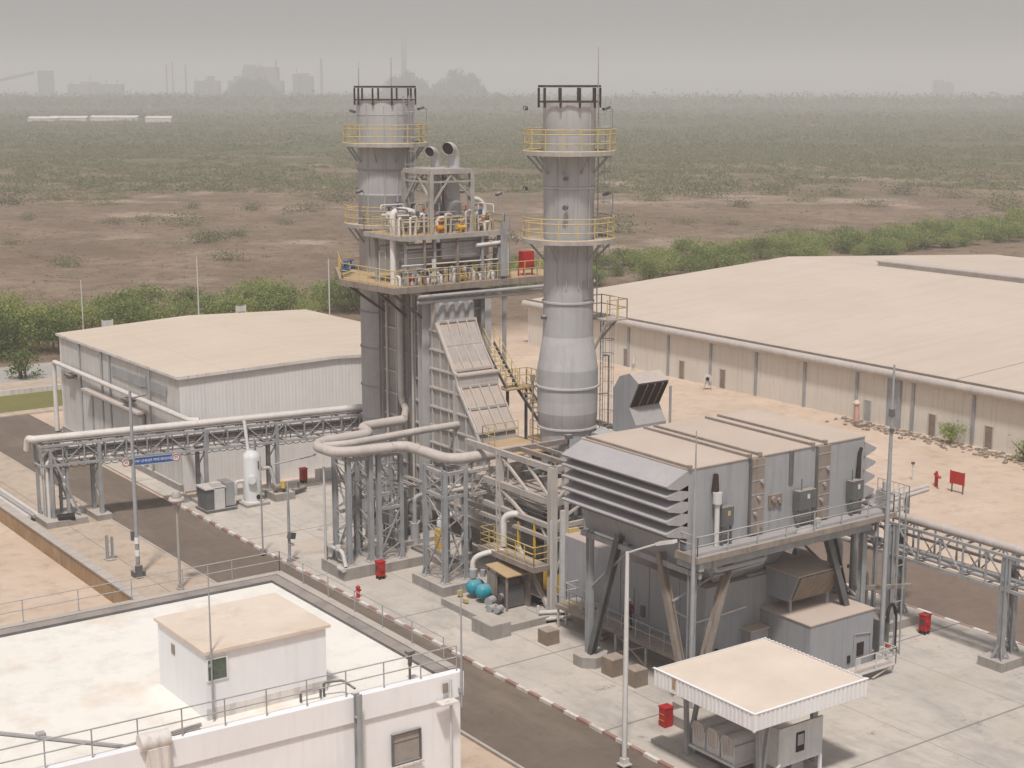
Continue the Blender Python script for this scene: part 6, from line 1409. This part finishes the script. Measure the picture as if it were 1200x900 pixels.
TP=[tree_proto(100+i,h,w,ncl,per,lf,mt,lo) for i,(h,w,ncl,per,lf,mt,lo) in enumerate([(4.6,5.2,26,90,.17,'leaf',.22),(5.2,5.4,28,90,.17,'leaf',.25),(3.8,4.8,22,90,.16,'leaf',.12),(4.2,6.2,30,85,.17,'leaf',.15),(5.0,4.4,24,90,.17,'leaf_dark',.2),(3.2,4.6,20,80,.16,'leaf',.05)])]
tr_=random.Random(21)
LBL1='feathery green tree of the belt behind the pale storage hall'
k=0
x=46.
while x<112:
    y=179+tr_.uniform(-3,9)+(x-46)*.02
    plant('tree',LBL1,'tree',TP[tr_.choice([0,1,2,3,3,5])],x,y,tr_.uniform(.62,1.12),tr_.uniform(0,6.28),'trees in the belt behind the hall'); x+=tr_.uniform(1.5,2.8); k+=1
for i in range(14):
    plant('tree',LBL1,'tree',TP[tr_.choice([0,2,3,5])],tr_.uniform(58,114),tr_.uniform(188,200),tr_.uniform(.8,1.1),tr_.uniform(0,6.28),'trees in the belt behind the hall')
for (x,y,s_) in ((45,172,1.1),(48,174,1.25),(52,172.5,1.2),(56,176,1.2),(50.5,178,1.3),(59,173,1.05),(46.5,168.5,.8)):
    plant('tree','denser darker green tree beside the far street at upper left','tree',TP[4 if x<53 else 1],x,y,s_,tr_.uniform(0,6.28),'trees beside the far street')
plant('shrub','dark green shrub at the rear corner of the pale hall','shrub',tree_proto(300,2.8,2.6,14,70,.13,'leaf_dark',.1),50.5,158.8,1.25,0,None,-.12)
plant('shrub','round green shrub against the warehouse wall between two small doors','shrub',tree_proto(301,2.1,2.2,12,80,.10,'leaf',.3),105.4,83.2,1.,0,None,-.15)
plant('shrub','green shrub cut by the right picture edge beside the warehouse wall','shrub',tree_proto(302,2.4,2.2,12,70,.11,'leaf',.2),105.4,75.6,1.,1,None,-.15)
LBL2='bright green bushy tree in the belt beyond the warehouse roof'
for i in range(212):
    x=113+ (tr_.random()**.9)*185; y=187+tr_.uniform(-4,16)+max(0,(x-150))*.06
    plant('tree',LBL2,'tree',TP[tr_.choice([0,2,3,5,5])],x,y,tr_.uniform(.6,1.05),tr_.uniform(0,6.28),'trees in the belt beyond the warehouse')
# poles along the far street
for i,(px_,py_,h) in enumerate(((46.5,171,8.5),(63.5,177,7.5),(78,176.5,9.5),(96,176,8),(105,176,6.5),(109.5,172,9.))):
    mast('boundary_pole','thin pale pole standing in the tree belt behind the hall','pole',px_,py_,h,.09,.06,None,-.15,'pale_steel','poles along the tree belt')
for i,(px_,py_) in enumerate(((63.2,170),(80.9,172))):
    t=thing('sign_stand',('pale two-post sign frame just beyond the hall roof, left one','pale two-post sign frame just beyond the hall roof, right one')[i],'sign',(px_,py_,-.15))
    make('post',MB().box(px_,py_,-.15,px_+.15,py_+.15,3.6),M['pale_steel'],t); make('post',MB().box(px_+1.2,py_,-.15,px_+1.35,py_+.15,3.6),M['pale_steel'],t); make('panel',MB().box(px_+.15,py_+.03,2.8,px_+1.2,py_+.1,3.5),M['pale_steel'],t)
# scattered individual bushes on the bare plain
def bush_proto(seed,n=420,leaf=.12):
    nr=np.random.default_rng(seed); p=nr.normal(size=(n,3))*np.array([.75,.75,.38])+np.array([0,0,.55]); p[:,2]=np.abs(p[:,2])
    lob=nr.normal(size=(4,3))*np.array([.7,.7,.1]); p+=lob[nr.integers(0,4,n)]
    return npmesh('bush',quads(nr,p,leaf),M['scrub'])
BP=[bush_proto(400+i) for i in range(5)]
def cam_xy(px,D):   # a place at distance D along a bearing
    u=(px-600)/1812.; a=math.atan2(u,1)+R(35.4); r=D/math.cos(math.atan(u)); return r*math.sin(a),r*math.cos(a)
bz_=[(245,310,2.0),(205,345,2.6),(240,300,2.0),(70,262,1.6),(282,318,1.3),(165,355,1.4),(130,345,1.2),(35,352,1.4),(262,268,1.5),(300,380,1.6),(330,345,1.2),(120,398,1.8),(730,320,3.2),(395,400,2.2),(20,400,2.6),(60,420,2.4),(355,372,1.8),(770,400,2.6),(820,420,3.),(870,390,1.8),(905,440,3.),(940,410,2.),(985,430,2.6),(1020,395,1.6),(1060,440,2.8),(1110,425,2.6),(1170,400,3.2),(1190,380,2.8),(800,345,1.2),(230,385,1.3),(10,300,1.1),(590,300,1.8),(560,360,1.6),(1130,350,1.6),(860,340,1.0)]
for i,(px_,D,s_) in enumerate(bz_):
    x,y=cam_xy(px_,D); o=bpy.data.objects.new('scrub_bush',BP[i%5]); COL.objects.link(o)
    o.location=(x,y,-.2+gh(x,y)); o.rotation_euler=(0,0,i*1.3); o.scale=(s_*1.1,s_*1.1,s_*.9)
    tag(o,'low grey-green scrub bush dotted on the bare brown plain','bush','scattered scrub bushes')
# the unbroken scrub further out: nobody could count it
nr=np.random.default_rng(77); C=[]
def scrub(n,D0,D1,thr,h0,h1,leaf,per,pw=1.6):
    cnt=0; tries=0
    while cnt<n and tries<n*12:
        tries+=1
        D=D0+(D1-D0)*nr.random()**pw; px_=nr.uniform(-120,1320); x,y=cam_xy(px_,D)
        v=noise.noise(V((x*.0085,y*.0085,1.3)))+.5*noise.noise(V((x*.028,y*.028,5)))
        if v<thr: continue
        s_=nr.uniform(h0,h1)
        p=nr.normal(size=(per,3))*np.array([.9,.9,.34])*s_; p[:,2]=np.abs(p[:,2])
        q=quads(nr,p+np.array([x,y,-.2+gh(x,y)]),np.full(per,leaf*s_).mean() if False else leaf*s_); C.append(q); cnt+=1
scrub(1500,285,470,.16,.25,.9,.24,40,1.)
scrub(8000,450,780,-.35,.6,1.8,.30,30,1.)
scrub(7000,750,1500,-.45,1.,2.4,.42,18,1.1)
scrub(5500,1400,3600,-.6,1.4,3.8,.6,12,1.4)
so_=bpy.data.objects.new('scrubland',npmesh('scrubland',np.concatenate(C),M['scrub'])); COL.objects.link(so_)
tag(so_,'continuous grey-green scrub covering the far plain','scrub',None,'stuff')
# low dry tufts and stones on the bare plain
C=[]
scrub(5200,215,470,-.75,.10,.38,.42,11,1.)
m,ntt,bs=_mat('dry_tuft'); bs.inputs['Base Color'].default_value=(.17,.14,.085,1); bs.inputs['Roughness'].default_value=.9
so_=bpy.data.objects.new('dry_tufts',npmesh('dry_tufts',np.concatenate(C),m)); COL.objects.link(so_)
tag(so_,'dry brown tufts sprinkled over the bare plain','dry grass',None,'stuff')
# ------------------------------------------------------------------ far works on the skyline
def fb(name,label,cat,px0,px1,D,h,depth=40,group=None,roof=None):
    h=30+(h-30)*1.18 if D>2900 else h
    a=V(cam_xy(px0,D)+(0,)); b=V(cam_xy(px1,D)+(0,)); u=(b-a); dd=V((.579,.815,0))*depth
    t=thing(name,label,cat,tuple(a),group)
    make('wall',MB().prism([a-V((0,0,2)),b-V((0,0,2)),b+dd-V((0,0,2)),a+dd-V((0,0,2))],(0,0,h+2)),M['far'],t)
    if roof:
        m=MB()
        for k0,k1,hh in roof: m.prism([a+u*k0+dd*.2+V((0,0,h)),a+u*k1+dd*.2+V((0,0,h)),a+u*k1+dd*.7+V((0,0,h)),a+u*k0+dd*.7+V((0,0,h))],(0,0,hh))
        m.cut()
        make('roof_block',m,M['far'],t)
    fr_=random.Random(int(px0*7)); L_=u.length
    for i in range(int(4+L_/14)):
        k=fr_.random(); w_=fr_.uniform(3,11); hh=h*fr_.uniform(.55,1.12); p=a+u*k-dd*.15
        make('annex',MB().box(p.x-w_/2,p.y-4,-2,p.x+w_/2,p.y+4,hh),M['far'],t)
        if i%2: make('pipe_stack',MB().tube([(p.x,p.y,hh),(p.x+fr_.uniform(-1,1),p.y,hh+fr_.uniform(4,16))],fr_.uniform(.5,1.1),6),M['far'],t)
    return t
def chim(label,px_,D,h,r):
    x,y=cam_xy(px_,D); t=thing('chimney',label,'chimney',(x,y,0))
    make('shaft',MB().tube([(x,y,-2),(x,y,h*.5),(x,y,h)],[r*1.3,r*1.05,r],12),M['far'],t); make('rim',MB().tube([(x,y,h),(x,y,h+2)],r*1.12,12),M['far'],t)
D=3300
def HH(h): return 30+(h-30)*3300/2600*.93
chim('tallest hazy chimney rising above the far works, behind left stack',476,D,HH(124),5.2); chim('dark far chimney midway between grey block and the tall chimney',381,D,HH(75),2.4)
chim('slim far chimney rising against the right side of the grey block',329,D,HH(73),2.); chim('faint thin chimney, leftmost of the far trio',203,D,HH(66),1.4); chim('faint thin chimney, middle of the far trio',210,D,HH(70),1.4); chim('faint thin chimney, rightmost of the far trio',225,D,HH(64),1.6); chim('thin hazy mast left of the tallest far chimney',424,D,HH(70),1.2)
fb('works_building','big pale block of the far works on the skyline','building',291,328,D,62,60,None,[(.0,.3,5)])
fb('works_building','low dark hall in front of the big far block','building',273,335,D-100,38,40,None,[(.1,.35,9),(.6,.9,6)])
fb('works_building','squat far tower right of the big pale block','building',350,370,D,46,30,None,[(.2,.8,6)])
fb('works_building','long low far shed at the left part of the skyline','building',90,150,D,32,30,None,[(.2,.5,5)])
fb('works_building','far low shed left of the big block','building',236,262,D,38,30,None,[(.5,.75,10)])
def heap(label,px0,px1,D,h,seed):
    nr=np.random.default_rng(seed); n=520; k=nr.uniform(0,1,n); px_=px0+(px1-px0)*k; top=h*(np.sin(k*3.1416)**.6)*(.72+.28*np.abs(np.sin(k*9+seed)))
    c=[]
    for a,b in zip(px_,top):
        x,y=cam_xy(a,D+nr.uniform(0,60)); p=nr.normal(size=(14,3))*np.array([4,4,3])+np.array([x,y,b*nr.uniform(.1,1)]); c.append(p)
    x0,y0=cam_xy((px0+px1)/2,D)
    q=quads(nr,np.concatenate(c)-np.array([x0,y0,0]),2.6); me=npmesh('tree_clump',q,M['leaf_dark'])
    o=bpy.data.objects.new('tree_clump',me); COL.objects.link(o); o.location=(x0,y0,0); tag(o,label,'trees')
heap('hazy dark mound of far trees at the foot of the tallest chimney',448,508,D-150,58,3)
heap('hazy broad mound of far trees right of the tallest chimney',505,572,D-150,62,4)
heap('hazy dark clump of far trees below the big pale block',268,335,D-300,44,5)
fb('works_building','tiny far block above the right horizon','building',1088,1106,D+600,36,30,None,[(.0,.2,6),(.4,.55,6)])
x0,y0=cam_xy(-5,D); x1,y1=cam_xy(50,D)
t=thing('conveyor','long sloping far conveyor gallery at the left edge','conveyor',(x0,y0,0)); make('gallery',MB().beam((x0,y0,34),(x1,y1,56),7,6),M['far'],t); x2,y2=cam_xy(64,D); make('head_house',MB().beam((x2,y2,-2),(x2,y2,60),26,24),M['far'],t)
for i,(a,b,D_,l) in enumerate(((40,75,1330,'short pale far shed at the left end of shed row'),(64,108,1335,'long low white far shed second from the left'),(112,167,1340,'longest white far shed in the middle of shed row'),(176,206,1300,'white far shed at the right end of the row'))):
    p=V(cam_xy(a,D_)+(0,)); q=V(cam_xy(b,D_)+(0,)); dd=V((.579,.815,0))*16
    t=thing('far_shed',l,'shed',tuple(p)); make('wall',MB().prism([p-V((0,0,1)),q-V((0,0,1)),q+dd-V((0,0,1)),p+dd-V((0,0,1))],(0,0,2.6+i*.3)),M['white_dirty'],t); make('roof',MB().prism([p+V((0,0,2.2+i*.3)),q+V((0,0,2.2+i*.3)),q+dd*.5+V((0,0,3.6+i*.3)),p+dd*.5+V((0,0,3.6+i*.3))],(0,0,.4)),M['white_dirty'],t)
# far tree mass under the skyline
C=[]; nr=np.random.default_rng(5)
for i in range(3800):
    D_=nr.uniform(2200,3000); px_=nr.uniform(-60,600) if i%4 else nr.uniform(600,1260); x,y=cam_xy(px_,D_); k=1.+.8*noise.noise(V((x*.01,y*.01,2)))
    p=nr.normal(size=(10,3))*np.array([6,6,4*k])+np.array([x,y,5*k]); p[:,2]=np.abs(p[:,2]); C.append(quads(nr,p,3.2))
so_=bpy.data.objects.new('far_wood',npmesh('far_wood',np.concatenate(C),M['leaf_dark'])); COL.objects.link(so_)
tag(so_,'hazy dark tree mass along the skyline around the far works','wood',None,'stuff')
